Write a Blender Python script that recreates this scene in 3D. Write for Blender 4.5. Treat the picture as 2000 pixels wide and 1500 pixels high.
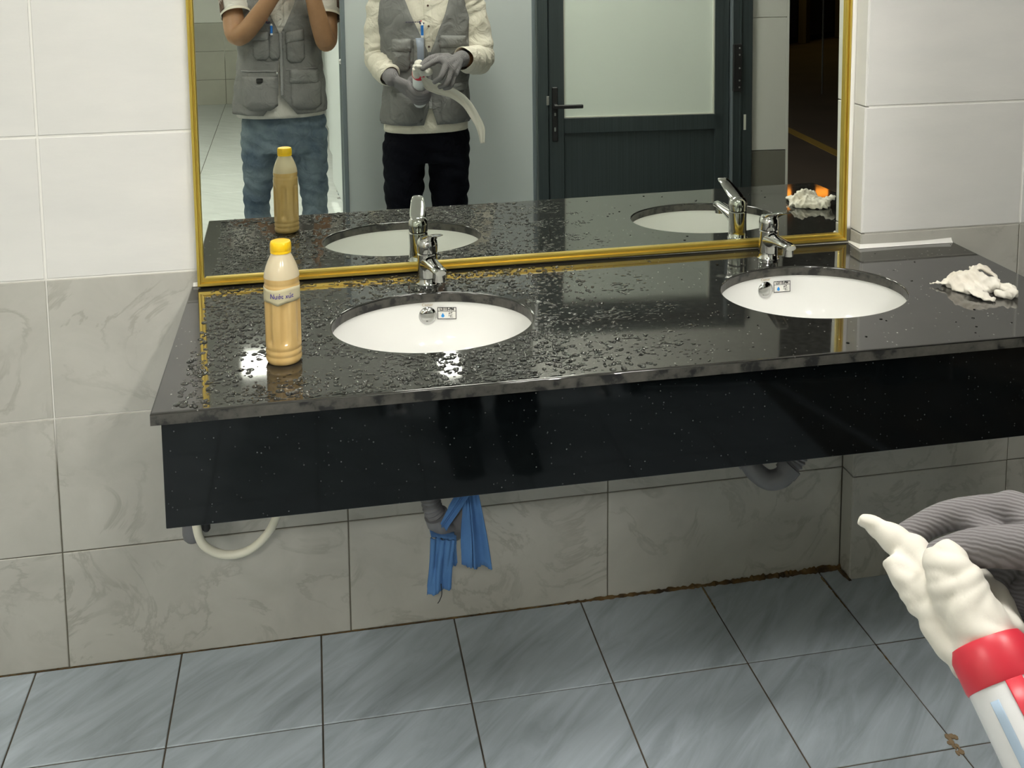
import bpy, bmesh, math, random
import numpy as np
from mathutils import Vector, Matrix
random.seed(7); RNG = np.random.default_rng(7)
D = bpy.data; SC = bpy.context.scene; COL = SC.collection
for o in list(D.objects): D.objects.remove(o)

# ------------------------------------------------------------------ camera, world, exposure
CAM = Vector((0.5520, -2.2395, 1.5778))
ROT = Matrix(((0.98200, 0.18680, 0.02890), (-0.18886, 0.97517, 0.11523), (-0.00666, -0.11861, 0.99292)))  # columns: right, forward, up
cam_data = D.cameras.new('camera'); cam = D.objects.new('camera', cam_data); COL.objects.link(cam)
rgt, fwd, upv = ROT.col[0], ROT.col[1], ROT.col[2]
m4 = Matrix.Identity(4)
for r in range(3):
    m4[r][0], m4[r][1], m4[r][2], m4[r][3] = rgt[r], upv[r], -fwd[r], CAM[r]
cam.matrix_world = m4
cam_data.sensor_width = 36.0; cam_data.lens = 2053.458 / 2000 * 36
cam_data.shift_y = -(750 - 104.82) / 2000
cam_data.clip_start = 0.03; cam_data.clip_end = 200
SC.camera = cam
world = D.worlds.new('night'); SC.world = world; world.use_nodes = True
world.node_tree.nodes['Background'].inputs[0].default_value = (0.10, 0.085, 0.07, 1)
world.node_tree.nodes['Background'].inputs[1].default_value = 0.03
vs = SC.view_settings
vs.view_transform = 'Standard'; vs.look = 'None'; vs.gamma = 1.0; vs.use_curve_mapping = False
vs.exposure = -0.08
LAMP = dict(rear=420.0, rear_right=520.0, near=46.0, left=40.0, right=42.0, far=90.0)   # diffuser emission strengths; left and right are added fill

# ------------------------------------------------------------------ materials
def mat(name, col, rough=0.5, metal=0.0, **kw):
    m = D.materials.new(name); m.use_nodes = True
    b = m.node_tree.nodes['Principled BSDF']
    b.inputs['Base Color'].default_value = (*col, 1); b.inputs['Roughness'].default_value = rough
    b.inputs['Metallic'].default_value = metal
    for k, v in kw.items():
        b.inputs[k.replace('_', ' ')].default_value = v
    return m
def N(m, t, **kw):
    n = m.node_tree.nodes.new(t)
    for k, v in kw.items():
        if k in n.inputs.keys(): n.inputs[k].default_value = v
        else: setattr(n, k, v)
    return n
def L(m, a, b): m.node_tree.links.new(a, b)
def bsdf(m): return m.node_tree.nodes['Principled BSDF']
def coords(m, scale=(1, 1, 1), rot=(0, 0, 0), rand=0.0, src='Object'):
    tc = N(m, 'ShaderNodeTexCoord'); mp = N(m, 'ShaderNodeMapping')
    mp.inputs['Scale'].default_value = scale; mp.inputs['Rotation'].default_value = rot
    L(m, tc.outputs[src], mp.inputs['Vector'])
    if rand:
        oi = N(m, 'ShaderNodeObjectInfo'); mu = N(m, 'ShaderNodeMath', operation='MULTIPLY')
        L(m, oi.outputs['Random'], mu.inputs[0]); mu.inputs[1].default_value = rand
        L(m, mu.outputs[0], mp.inputs['Location'])
    return mp.outputs[0]
def noise(m, vec, scale, detail=4, rough=0.5, dist=0.0):
    n = N(m, 'ShaderNodeTexNoise'); L(m, vec, n.inputs['Vector'])
    n.inputs['Scale'].default_value = scale; n.inputs['Detail'].default_value = detail
    n.inputs['Roughness'].default_value = rough; n.inputs['Distortion'].default_value = dist
    return n.outputs['Fac']
def ramp(m, fac, stops):
    r = N(m, 'ShaderNodeValToRGB'); L(m, fac, r.inputs[0]); e = r.color_ramp.elements
    while len(e) < len(stops): e.new(0.5)
    for i, (p, c) in enumerate(stops):
        e[i].position = p; e[i].color = (*c, 1) if len(c) == 3 else c
    return r.outputs[0]
def mix(m, fac, a, b, mode='MIX'):
    x = N(m, 'ShaderNodeMix', data_type='RGBA', blend_type=mode)
    for sock, v in ((x.inputs[0], fac), (x.inputs[6], a), (x.inputs[7], b)):
        if hasattr(v, 'links') or isinstance(v, bpy.types.NodeSocket): L(m, v, sock)
        elif isinstance(v, (int, float)): sock.default_value = v
        else: sock.default_value = (*v, 1)
    return x.outputs[2]
def bump(m, h, strength=0.3, dist=0.002):
    b = N(m, 'ShaderNodeBump'); b.inputs['Strength'].default_value = strength; b.inputs['Distance'].default_value = dist
    L(m, h, b.inputs['Height']); L(m, b.outputs[0], bsdf(m).inputs['Normal'])
def setcol(m, c): L(m, c, bsdf(m).inputs['Base Color'])
g3 = lambda v: (v, v, v)

def granite(name, base, speck, rough, spec=0.5, ior=1.55, sc=125, var=0.7):
    m = mat(name, base, rough, 0, IOR=ior)
    v = coords(m)
    f = noise(m, v, 90, 3)
    c = ramp(m, f, [(0.35, tuple(x * var for x in base)), (0.7, tuple(x * (2 - var) for x in base))])
    vo = N(m, 'ShaderNodeTexVoronoi'); vo.inputs['Scale'].default_value = sc; L(m, v, vo.inputs['Vector'])
    d = ramp(m, vo.outputs['Distance'], [(0.13, g3(1)), (0.2, g3(0))])
    sep = N(m, 'ShaderNodeSeparateColor'); L(m, vo.outputs['Color'], sep.inputs[0])
    sel = ramp(m, sep.outputs[0], [(0.80, g3(0)), (0.97, g3(1))])
    f2 = N(m, 'ShaderNodeMath', operation='MULTIPLY'); L(m, d, f2.inputs[0]); L(m, sel, f2.inputs[1])
    setcol(m, mix(m, f2.outputs[0], c, speck))
    return m
M = {}
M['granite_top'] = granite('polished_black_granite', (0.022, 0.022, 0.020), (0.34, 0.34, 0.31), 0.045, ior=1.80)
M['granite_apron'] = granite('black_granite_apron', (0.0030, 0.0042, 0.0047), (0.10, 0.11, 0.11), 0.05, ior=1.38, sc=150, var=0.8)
m = M['granite_edge'] = mat('sawn_granite_edge', (0.05, 0.048, 0.043), 0.45)
v = coords(m); f = noise(m, v, 34, 5, 0.6)
setcol(m, ramp(m, f, [(0.40, (0.012, 0.012, 0.012)), (0.47, (0.05, 0.048, 0.042)), (0.7, (0.085, 0.08, 0.07))]))
m = M['tile_white'] = mat('white_wall_tile', (0.71, 0.70, 0.675), 0.3, 0, IOR=1.45)
v = coords(m, (2, 1, 7), (0, 0.5, 0), 9.0); f = noise(m, v, 2.2, 5, 0.55)
setcol(m, ramp(m, f, [(0.3, (0.68, 0.675, 0.655)), (0.7, (0.73, 0.72, 0.695))])); bump(m, f, 0.35, 0.004)
m = M['tile_grey'] = mat('grey_marbled_wall_tile', (0.36, 0.35, 0.31), 0.32, 0, IOR=1.45)
v = coords(m, (1, 1, 1), (0, 0, 0), 17.0)
f = noise(m, v, 6, 6, 0.6, 0.5); f3 = noise(m, v, 4.6, 6, 0.6, 1.1); f4 = noise(m, v, 7, 3)
c = ramp(m, f, [(0.3, (0.415, 0.405, 0.365)), (0.7, (0.505, 0.495, 0.45))])
vein = ramp(m, f3, [(0.462, g3(0)), (0.494, g3(0.55)), (0.502, g3(0.55)), (0.525, g3(0.0))])
vm = N(m, 'ShaderNodeMath', operation='MULTIPLY'); L(m, vein, vm.inputs[0]); L(m, ramp(m, f4, [(0.38, g3(0)), (0.58, g3(1))]), vm.inputs[1])
setcol(m, mix(m, vm.outputs[0], c, (0.30, 0.285, 0.245)))
def floormat(name, c0, c1, c2, streak=(2.2, 13, 1)):
    m = mat(name, c1, 0.38)
    v0 = coords(m, (1, 1, 1), (0, 0, math.radians(-42)), 23.0); mp = N(m, 'ShaderNodeMapping'); mp.inputs['Scale'].default_value = streak; L(m, v0, mp.inputs['Vector']); v = mp.outputs[0]; w = coords(m, (1, 1, 1), (0, 0, 0), 23.0)
    f = noise(m, v, 1.6, 7, 0.62, 0.8); g = noise(m, w, 5, 3)
    c = ramp(m, f, [(0.30, c0), (0.5, c1), (0.72, c2)])
    setcol(m, mix(m, ramp(m, g, [(0.3, g3(0)), (0.75, g3(0.35))]), c, c2))
    bump(m, f, 0.5, 0.003); return m
M['tile_floor'] = floormat('slate_blue_floor_tile', (0.265, 0.305, 0.33), (0.38, 0.435, 0.48), (0.50, 0.565, 0.625))
M['tile_floor_far'] = floormat('pale_floor_tile', (0.40, 0.43, 0.41), (0.46, 0.49, 0.47), (0.52, 0.55, 0.53))
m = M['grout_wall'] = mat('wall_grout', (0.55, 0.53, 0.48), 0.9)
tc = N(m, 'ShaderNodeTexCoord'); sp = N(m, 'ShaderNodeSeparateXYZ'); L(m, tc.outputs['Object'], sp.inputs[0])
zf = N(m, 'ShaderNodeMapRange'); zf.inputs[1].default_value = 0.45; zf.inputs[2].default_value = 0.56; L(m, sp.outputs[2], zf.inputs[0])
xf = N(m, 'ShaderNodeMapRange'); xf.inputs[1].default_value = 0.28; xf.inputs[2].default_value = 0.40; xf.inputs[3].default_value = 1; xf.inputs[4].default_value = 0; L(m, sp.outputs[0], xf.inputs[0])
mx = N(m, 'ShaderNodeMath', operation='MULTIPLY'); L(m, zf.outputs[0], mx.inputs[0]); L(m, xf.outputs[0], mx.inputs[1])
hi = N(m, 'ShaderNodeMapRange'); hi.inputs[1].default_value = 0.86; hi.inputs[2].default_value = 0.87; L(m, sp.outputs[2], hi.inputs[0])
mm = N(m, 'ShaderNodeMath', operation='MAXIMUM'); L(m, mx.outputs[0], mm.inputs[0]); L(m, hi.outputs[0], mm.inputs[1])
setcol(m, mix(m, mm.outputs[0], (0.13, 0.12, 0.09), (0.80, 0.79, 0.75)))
m = M['grout_floor'] = mat('floor_grout', (0.09, 0.075, 0.055), 0.95)
v = coords(m); setcol(m, ramp(m, noise(m, v, 8, 4), [(0.35, (0.05, 0.042, 0.03)), (0.7, (0.13, 0.10, 0.07))]))
m = M['dirt'] = mat('rusty_joint_dirt', (0.10, 0.06, 0.02), 0.9)
v = coords(m); setcol(m, ramp(m, noise(m, v, 22, 5), [(0.35, (0.035, 0.022, 0.010)), (0.55, (0.13, 0.075, 0.022)), (0.75, (0.25, 0.19, 0.10))]))
M['caulk'] = mat('white_silicone', (0.85, 0.84, 0.80), 0.35)
M['gold'] = mat('gold_anodised_frame', (0.66, 0.49, 0.10), 0.28, 0.85)
m = M['mirror'] = mat('mirror_silver', (0.88, 0.92, 0.86), 0.0, 1.0)
M['porcelain'] = mat('white_porcelain', (0.80, 0.80, 0.775), 0.08, 0, IOR=1.5)
M['chrome'] = mat('chrome', (0.62, 0.62, 0.61), 0.06, 1.0)
M['dark'] = mat('black_plastic', (0.012, 0.012, 0.013), 0.4)
M['ink'] = mat('black_ink', (0.015, 0.015, 0.015), 0.6)
M['ink_blue'] = mat('blue_ink', (0.03, 0.30, 0.75), 0.6)
M['ink_violet'] = mat('violet_pen_ink', (0.06, 0.04, 0.26), 0.6)
M['ink_gold'] = mat('faded_gold_print', (0.45, 0.36, 0.22), 0.5)
M['paper'] = mat('sticker_white', (0.80, 0.79, 0.74), 0.5)
M['cap_yellow'] = mat('yellow_cap', (0.90, 0.56, 0.01), 0.35)
m = M['liquid'] = mat('tan_liquid_in_clear_plastic', (0.44, 0.27, 0.11), 0.18, 0, IOR=1.45)
v = coords(m, (14, 14, 3)); setcol(m, ramp(m, noise(m, v, 3, 4), [(0.3, (0.50, 0.33, 0.12)), (0.7, (0.60, 0.42, 0.18))]))
m = M['plastic_clear'] = mat('cloudy_clear_plastic', (0.84, 0.74, 0.52), 0.12, 0, IOR=1.45, Transmission_Weight=0.35)
m = M['label_paper'] = mat('masking_tape', (0.50, 0.455, 0.30), 0.7)
m = M['cotton'] = mat('white_cotton', (0.82, 0.77, 0.68), 0.9)
v = coords(m); setcol(m, ramp(m, noise(m, v, 9, 4), [(0.3, (0.70, 0.64, 0.54)), (0.6, (0.86, 0.82, 0.74))])); bump(m, noise(m, v, 600, 2), 0.3, 0.0006)
m = M['tissue'] = mat('wet_white_wipe', (0.74, 0.71, 0.64), 0.7)
v = coords(m); bump(m, noise(m, v, 120, 4), 0.3, 0.001)
m = M['blue_cloth'] = mat('blue_microfibre', (0.055, 0.17, 0.40), 0.95)
v = coords(m); setcol(m, ramp(m, noise(m, v, 12, 4), [(0.3, (0.06, 0.155, 0.36)), (0.7, (0.09, 0.22, 0.47))])); bump(m, noise(m, v, 500, 2), 0.4, 0.0008)
M['pipe_grey'] = mat('grey_pvc', (0.165, 0.165, 0.175), 0.42)
M['hose_white'] = mat('cream_hose', (0.72, 0.70, 0.58), 0.35)
m = M['water'] = mat('water', (1, 1, 1), 0.0, 0, IOR=1.4, Transmission_Weight=1.0)
M['panel'] = mat('pale_grey_compact_panel', (0.56, 0.60, 0.60), 0.4)
M['panel_edge'] = mat('cream_panel_edge', (0.66, 0.66, 0.58), 0.4)
M['alu_grey'] = mat('grey_blue_aluminium', (0.20, 0.235, 0.26), 0.35, 0.3)
m = M['door_grey'] = mat('dark_grey_door', (0.030, 0.042, 0.045), 0.45)
v = coords(m, (90, 90, 1)); setcol(m, ramp(m, noise(m, v, 2, 4), [(0.3, (0.024, 0.035, 0.037)), (0.7, (0.038, 0.052, 0.055))]))
M['frost'] = mat('frosted_glass', (0.86, 0.92, 0.85), 0.6, 0, IOR=1.3, Transmission_Weight=0.25)
M['steel'] = mat('brushed_steel', (0.55, 0.55, 0.55), 0.35, 1.0)
M['paint_white'] = mat('white_paint', (0.78, 0.77, 0.74), 0.7)
M['asphalt'] = mat('night_asphalt', (0.06, 0.038, 0.022), 0.85)
v = coords(M['asphalt']); setcol(M['asphalt'], ramp(M['asphalt'], noise(M['asphalt'], v, 1.3, 6), [(0.3, (0.018, 0.011, 0.007)), (0.7, (0.042, 0.027, 0.017))]))
M['road_yellow'] = mat('worn_yellow_line', (0.16, 0.095, 0.008), 0.8)
M['facade'] = mat('dark_facade', (0.04, 0.035, 0.03), 0.8)
def skinmat(name, a, b):
    m = mat(name, a, 0.5); v = coords(m); setcol(m, ramp(m, noise(m, v, 14, 4), [(0.3, a), (0.7, b)])); return m
M['skin'] = skinmat('tan_skin', (0.30, 0.155, 0.075), (0.38, 0.205, 0.105))
M['hair'] = mat('black_hair', (0.012, 0.010, 0.009), 0.5)
M['eye'] = mat('eye_white', (0.75, 0.73, 0.70), 0.2)
def cloth(name, a, b, sc=7, fine=400, fold=0.02):
    m = mat(name, a, 0.92); v = coords(m)
    setcol(m, ramp(m, noise(m, v, sc, 5, 0.6), [(0.3, a), (0.7, b)]))
    h1 = noise(m, v, 15, 3, 0.55, 0.9); h2 = noise(m, v, fine, 2); ad = N(m, 'ShaderNodeMath', operation='MULTIPLY_ADD'); L(m, h2, ad.inputs[0]); ad.inputs[1].default_value = 0.03; L(m, h1, ad.inputs[2])
    bump(m, ad.outputs[0], 0.75, fold); bsdf(m).inputs['Specular IOR Level'].default_value = 0.12; return m
M['vest'] = cloth('grey_twill', (0.175, 0.175, 0.17), (0.235, 0.235, 0.23))
M['vest_light'] = cloth('light_grey_twill', (0.25, 0.25, 0.25), (0.31, 0.31, 0.31))
M['vest_flap'] = cloth('vest_pocket_twill', (0.20, 0.20, 0.195), (0.27, 0.27, 0.265))
M['shirt'] = cloth('cream_shirt', (0.62, 0.58, 0.49), (0.72, 0.68, 0.59))
M['tee'] = cloth('pale_polo', (0.52, 0.50, 0.46), (0.62, 0.60, 0.56))
M['stripe'] = mat('brown_stripe', (0.10, 0.06, 0.045), 0.9)
M['jeans'] = cloth('faded_denim', (0.06, 0.09, 0.13), (0.20, 0.25, 0.28), 6, 700)
M['navy'] = cloth('navy_trousers', (0.0025, 0.003, 0.006), (0.005, 0.006, 0.010))
m = M['glove'] = mat('grey_knit_glove', (0.17, 0.16, 0.165), 0.95)
v = coords(m); wv = N(m, 'ShaderNodeTexWave', wave_type='BANDS', bands_direction='DIAGONAL'); L(m, v, wv.inputs['Vector'])
wv.inputs['Scale'].default_value = 130; wv.inputs['Distortion'].default_value = 2.0; wv.inputs['Detail'].default_value = 2
setcol(m, ramp(m, wv.outputs['Fac'], [(0.1, (0.155, 0.145, 0.148)), (0.8, (0.225, 0.215, 0.225))])); bump(m, wv.outputs['Fac'], 0.35, 0.0012)
M['red'] = mat('red_print', (0.68, 0.035, 0.06), 0.35)
M['tube_white'] = mat('white_cartridge', (0.80, 0.81, 0.83), 0.3)
M['pen_blue'] = mat('blue_pen', (0.01, 0.17, 0.60), 0.3)
M['shoe'] = mat('black_rubber', (0.02, 0.02, 0.02), 0.6)
M['phone'] = mat('white_phone', (0.70, 0.70, 0.72), 0.15)
def emit(name, col, s):
    m = mat(name, (0, 0, 0), 0.8); b = bsdf(m)
    b.inputs['Emission Color'].default_value = (*col, 1); b.inputs['Emission Strength'].default_value = s; return m

# ------------------------------------------------------------------ mesh helpers
class MB:
    def __init__(s): s.v = []; s.f = []; s.mi = []; s.cur = 0
    def add(s, vs, fs):
        b = len(s.v); s.v += [tuple(map(float, p)) for p in vs]
        for f in fs: s.f.append([b + i for i in f]); s.mi.append(s.cur)
        return s
    def box(s, x0, x1, y0, y1, z0, z1, ch=0.0, R=None, O=None):
        """box with a small chamfer on all edges"""
        c = ch
        if c <= 0:
            vs = [(x, y, z) for x in (x0, x1) for y in (y0, y1) for z in (z0, z1)]
            fs = [(0, 1, 3, 2), (4, 6, 7, 5), (0, 4, 5, 1), (2, 3, 7, 6), (0, 2, 6, 4), (1, 5, 7, 3)]
        else:
            bm = bmesh.new(); bmesh.ops.create_cube(bm, size=1)
            for w in bm.verts: w.co = ((x0 + x1) / 2 + w.co.x * (x1 - x0), (y0 + y1) / 2 + w.co.y * (y1 - y0), (z0 + z1) / 2 + w.co.z * (z1 - z0))
            bmesh.ops.bevel(bm, geom=bm.edges[:], offset=c, segments=1, affect='EDGES', profile=0.5)
            bm.verts.index_update()
            vs = [tuple(w.co) for w in bm.verts]; fs = [[w.index for w in f.verts] for f in bm.faces]; bm.free()
        if R is not None: vs = [tuple(R @ Vector(p) + (O or Vector())) for p in vs]
        return s.add(vs, fs)
    def tube(s, pts, rad, n=14, caps=True, flat=None, up=None):
        """swept tube through pts; rad is a number or a list; flat squeezes it"""
        P = [Vector(p) for p in pts]; k = len(P)
        R = [rad] * k if isinstance(rad, (int, float)) else list(rad)
        T = [(P[min(i + 1, k - 1)] - P[max(i - 1, 0)]).normalized() for i in range(k)]
        u = Vector(up) if up else (Vector((0, 0, 1)) if abs(T[0].z) < 0.9 else Vector((1, 0, 0)))
        u = (u - T[0] * u.dot(T[0])).normalized(); vs = []; fs = []
        for i in range(k):
            u = (u - T[i] * u.dot(T[i])).normalized(); w = T[i].cross(u)
            fx = flat[i] if isinstance(flat, (list, tuple)) else (flat or 1)
            for j in range(n):
                a = 2 * math.pi * j / n; vs.append(P[i] + u * (R[i] * fx * math.cos(a)) + w * (R[i] * math.sin(a)))
        for i in range(k - 1):
            for j in range(n): fs.append((i * n + j, i * n + (j + 1) % n, (i + 1) * n + (j + 1) % n, (i + 1) * n + j))
        if caps: fs.append(list(range(n))[::-1]); fs.append([(k - 1) * n + j for j in range(n)])
        return s.add(vs, fs)
    def lathe(s, prof, c=(0, 0, 0), n=32, R=None, fn=None):
        """prof: (r, z) pairs about the z axis at c; fn(r,a,z) may reshape"""
        vs = []; fs = []; k = len(prof)
        for r, z in prof:
            for j in range(n):
                a = 2 * math.pi * j / n; rr = fn(r, a, z) if fn else r
                p = Vector((rr * math.cos(a), rr * math.sin(a), z))
                if R is not None: p = R @ p
                vs.append(p + Vector(c))
        for i in range(k - 1):
            for j in range(n): fs.append((i * n + j, i * n + (j + 1) % n, (i + 1) * n + (j + 1) % n, (i + 1) * n + j))
        if prof[0][0] > 1e-6: fs.append(list(range(n))[::-1])
        if prof[-1][0] > 1e-6: fs.append([(k - 1) * n + j for j in range(n)])
        return s.add(vs, fs)
    def ball(s, c, r, n=14, R=None):
        r = (r, r, r) if isinstance(r, (int, float)) else r; vs = []; fs = []; k = n // 2 + 1
        for i in range(k):
            t = math.pi * i / (k - 1)
            for j in range(n):
                a = 2 * math.pi * j / n; p = Vector((r[0] * math.sin(t) * math.cos(a), r[1] * math.sin(t) * math.sin(a), -r[2] * math.cos(t)))
                if R is not None: p = R @ p
                vs.append(p + Vector(c))
        for i in range(k - 1):
            for j in range(n): fs.append((i * n + j, i * n + (j + 1) % n, (i + 1) * n + (j + 1) % n, (i + 1) * n + j))
        return s.add(vs, fs)
    def grid(s, rows, closed=False):
        k = len(rows); n = len(rows[0]); vs = [p for r in rows for p in r]; fs = []
        for i in range(k - 1):
            for j in range(n if closed else n - 1): fs.append((i * n + j, i * n + (j + 1) % n, (i + 1) * n + (j + 1) % n, (i + 1) * n + j))
        return s.add(vs, fs)
    def build(s, name, ms, parent=None, smooth=True, angle=40, weld=1e-6, loc=None):
        o0 = wloc(parent) if parent else (Vector(loc) if loc else Vector())
        me = D.meshes.new(name); me.from_pydata([tuple(Vector(p) - o0) for p in s.v], [], s.f)
        ms = ms if isinstance(ms, (list, tuple)) else [ms]
        for x in ms: me.materials.append(x)
        me.polygons.foreach_set('material_index', s.mi)
        bm = bmesh.new(); bm.from_mesh(me)
        if weld: bmesh.ops.remove_doubles(bm, verts=bm.verts[:], dist=weld)
        bmesh.ops.recalc_face_normals(bm, faces=bm.faces[:]); bm.to_mesh(me); bm.free()
        if smooth: me.shade_smooth() if angle is None else me.set_sharp_from_angle(angle=math.radians(angle))
        else: me.shade_flat()
        if smooth:
            for p in me.polygons: p.use_smooth = True
        o = D.objects.new(name, me); COL.objects.link(o)
        if parent: o.parent = parent
        elif loc: o.location = loc
        return o
def wloc(o):
    p = Vector()
    while o is not None: p += Vector(o.location); o = o.parent
    return p
def empty(name, loc):
    o = D.objects.new(name, None); o.location = loc; o.empty_display_size = 0.05; COL.objects.link(o); return o
def tag(o, label=None, cat=None, group=None, kind=None):
    for k, v in (('label', label), ('category', cat), ('group', group), ('kind', kind)):
        if v: o[k] = v
    return o
def struct(o): o['kind'] = 'structure'; return o
def thing(name, loc, label, cat, group=None): return tag(empty(name, loc), label, cat, group)
def mod(o, t, **kw):
    x = o.modifiers.new(t.lower(), t)
    for k, v in kw.items(): setattr(x, k, v)
    return x
def bake(o):
    dg = bpy.context.evaluated_depsgraph_get(); me = D.meshes.new_from_object(o.evaluated_get(dg))
    old = o.data; o.modifiers.clear(); o.data = me; me.name = o.name; D.meshes.remove(old); return o
def fused(mb, name, m, parent, voxel=0.005, smooth=4):
    """grow one continuous skin over everything in mb"""
    o = mb.build(name, m, parent, weld=0)
    mod(o, 'REMESH', mode='VOXEL', voxel_size=voxel, use_smooth_shade=True); mod(o, 'SMOOTH', factor=0.5, iterations=smooth)
    bake(o)
    for p in o.data.polygons: p.use_smooth = True
    if not o.data.materials: o.data.materials.append(m)
    return o
def vnoise(shape, cell, rng=RNG):
    """smooth value noise on a numpy grid; cell = (rows, cols) size of a lump in samples"""
    h, w = shape; gy, gx = int(h / cell[0]) + 3, int(w / cell[1]) + 3; g = rng.random((gy, gx))
    y = np.arange(h) / cell[0]; x = np.arange(w) / cell[1]; yi, xi = y.astype(int), x.astype(int)
    fy, fx = (y - yi)[:, None], (x - xi)[None, :]; fy = fy * fy * (3 - 2 * fy); fx = fx * fx * (3 - 2 * fx)
    a = g[np.ix_(yi, xi)]; b = g[np.ix_(yi, xi + 1)]; c = g[np.ix_(yi + 1, xi)]; d = g[np.ix_(yi + 1, xi + 1)]
    return (a * (1 - fx) + b * fx) * (1 - fy) + (c * (1 - fx) + d * fx) * fy
def cr(pts, n=8):
    """Catmull-Rom through pts (any length of tuple)"""
    P = [np.array(p, float) for p in pts]; P = [2 * P[0] - P[1]] + P + [2 * P[-1] - P[-2]]; out = []
    for i in range(1, len(P) - 2):
        for t in np.linspace(0, 1, n, endpoint=False):
            a, b, c, d = P[i - 1:i + 3]
            out.append(0.5 * (2 * b + (c - a) * t + (2 * a - 5 * b + 4 * c - d) * t * t + (3 * b - a - 3 * c + d) * t ** 3))
    out.append(P[-2]); return [tuple(p) for p in out]
def text(body, size, mtx, m, name, parent, bold=0.0):
    cu = D.curves.new(name, 'FONT'); cu.body = body; cu.size = size; cu.align_x = 'CENTER'; cu.align_y = 'CENTER'; cu.offset = bold; cu.extrude = size * 0.01
    t = D.objects.new(name + '_curve', cu); COL.objects.link(t); bpy.context.view_layer.update()
    me = D.meshes.new_from_object(t.evaluated_get(bpy.context.evaluated_depsgraph_get())); me.name = name
    D.objects.remove(t); D.curves.remove(cu); me.transform(Matrix.Translation(-wloc(parent)) @ mtx)
    me.materials.clear(); me.materials.append(m); o = D.objects.new(name, me); COL.objects.link(o); o.parent = parent; return o

# ------------------------------------------------------------------ the setting
H = 0.8304; XL, XR, DEP = 0.2875, 2.0357, 0.6004; PX, PD = 1.7972, 0.0525
tile_cache = {}
def tile(w, h, t, m, parent, centre, axis, name):
    """one tile of w x h, front face towards axis ('-y', '+z', '+y', '+x', '-x')"""
    key = (round(w, 4), round(h, 4), t, m.name, axis)
    if key not in tile_cache:
        mb = MB(); c = 0.0012; q = []
        for (d, k) in ((0, 0), (t - c, 0), (t, c)):
            q.append([(-w / 2 + k, -h / 2 + k, d), (w / 2 - k, -h / 2 + k, d), (w / 2 - k, h / 2 - k, d), (-w / 2 + k, h / 2 - k, d)])
        mb.grid(q, True); mb.add(q[2], [(0, 1, 2, 3)])
        R = {'+z': Matrix.Identity(3), '-y': Matrix(((1, 0, 0), (0, 0, -1), (0, 1, 0))), '+y': Matrix(((-1, 0, 0), (0, 0, 1), (0, 1, 0))),
             '-x': Matrix(((0, 0, -1), (-1, 0, 0), (0, 1, 0))), '+x': Matrix(((0, 0, 1), (1, 0, 0), (0, 1, 0)))}[axis]
        mb.v = [tuple(R @ Vector(p)) for p in mb.v]
        o = mb.build(name, m, None, smooth=False); tile_cache[key] = o.data; D.objects.remove(o)
    o = D.objects.new(name, tile_cache[key]); COL.objects.link(o); o.parent = parent
    o.location = Vector(centre) - wloc(parent); return o
ZR = [0.0, 0.2641, 0.5641, 0.8641, 1.1641, 1.4641, 1.7641, 2.0641, 2.3641, 2.75]
def tiles_wall(parent, xs, y, axis, t=0.009, skip=None, zr=ZR, zsplit=0.86, depth0=0.0):
    for i in range(len(xs) - 1):
        for k in range(len(zr) - 1):
            if skip and skip(xs[i], xs[i + 1], zr[k], zr[k + 1]): continue
            wh = zr[k] > zsplit - 0.01; g = 0.0048 if wh else 0.0026
            if not wh and xs[i + 1] < 0.61 and k == 2: g = 0.0062
            w, h = xs[i + 1] - xs[i] - g, zr[k + 1] - zr[k] - g; c, cz = (xs[i] + xs[i + 1]) / 2, (zr[k] + zr[k + 1]) / 2
            mm = M['tile_white'] if wh else M['tile_grey']; j = random.uniform(-0.0006, 0.0006)
            if axis == '-y': pos = (c, y + t + j, cz)
            elif axis == '+y': pos = (c, y - t + j, cz)
            elif axis == '+x': pos = (y - t + j, c, cz)
            else: pos = (y + t + j, c, cz)
            tile(w, h, t, mm, parent, pos, axis, 'wall_tile')
# mirror wall: a slab with a shallow recess behind the mirror
MX0, MX1, MZ0, MZ1 = 0.3025, 1.788, 0.8345, 1.83
wb = MB()
G = 0.0022
wb.box(-1.3, MX0, G, 0.15, -0.05, 2.75).box(MX1, 3.0, G, 0.15, -0.05, 2.75).box(MX0, MX1, G, 0.15, -0.05, MZ0).box(MX0, MX1, G, 0.15, MZ1, 2.75).box(MX0, MX1, 0.06, 0.15, MZ0, MZ1)
wall_back = struct(wb.build('wall_back', M['grout_wall'], smooth=False))
xs = [-1.3, -1.2028, -0.6014, 0.0, 0.6014, 1.2028, PX]
for z0, z1, w in [(ZR[k], ZR[k + 1], ZR[k] > 0.86) for k in range(len(ZR) - 1)]:
    if abs(z1 - 0.8641) < 0.001:
        tiles_wall(wall_back, xs[:4] + [MX0 + 0.004], 0.0, '-y', zr=[z0, z1]); tiles_wall(wall_back, [MX0 + 0.004] + xs[4:], 0.0, '-y', zr=[z0, MZ0 - 0.003])
    elif z1 <= 0.87 or z0 >= 1.83:
        tiles_wall(wall_back, xs, 0.0, '-y', zr=[z0, z1])
    elif z0 < 1.7:
        tiles_wall(wall_back, xs[:4] + [MX0 + 0.008], 0.0, '-y', zr=[z0, z1])
    else:
        tiles_wall(wall_back, xs[:4] + [MX0 + 0.008], 0.0, '-y', zr=[z0, z1]); tiles_wall(wall_back, xs[3:], 0.0, '-y', zr=[1.8315, z1])
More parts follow.
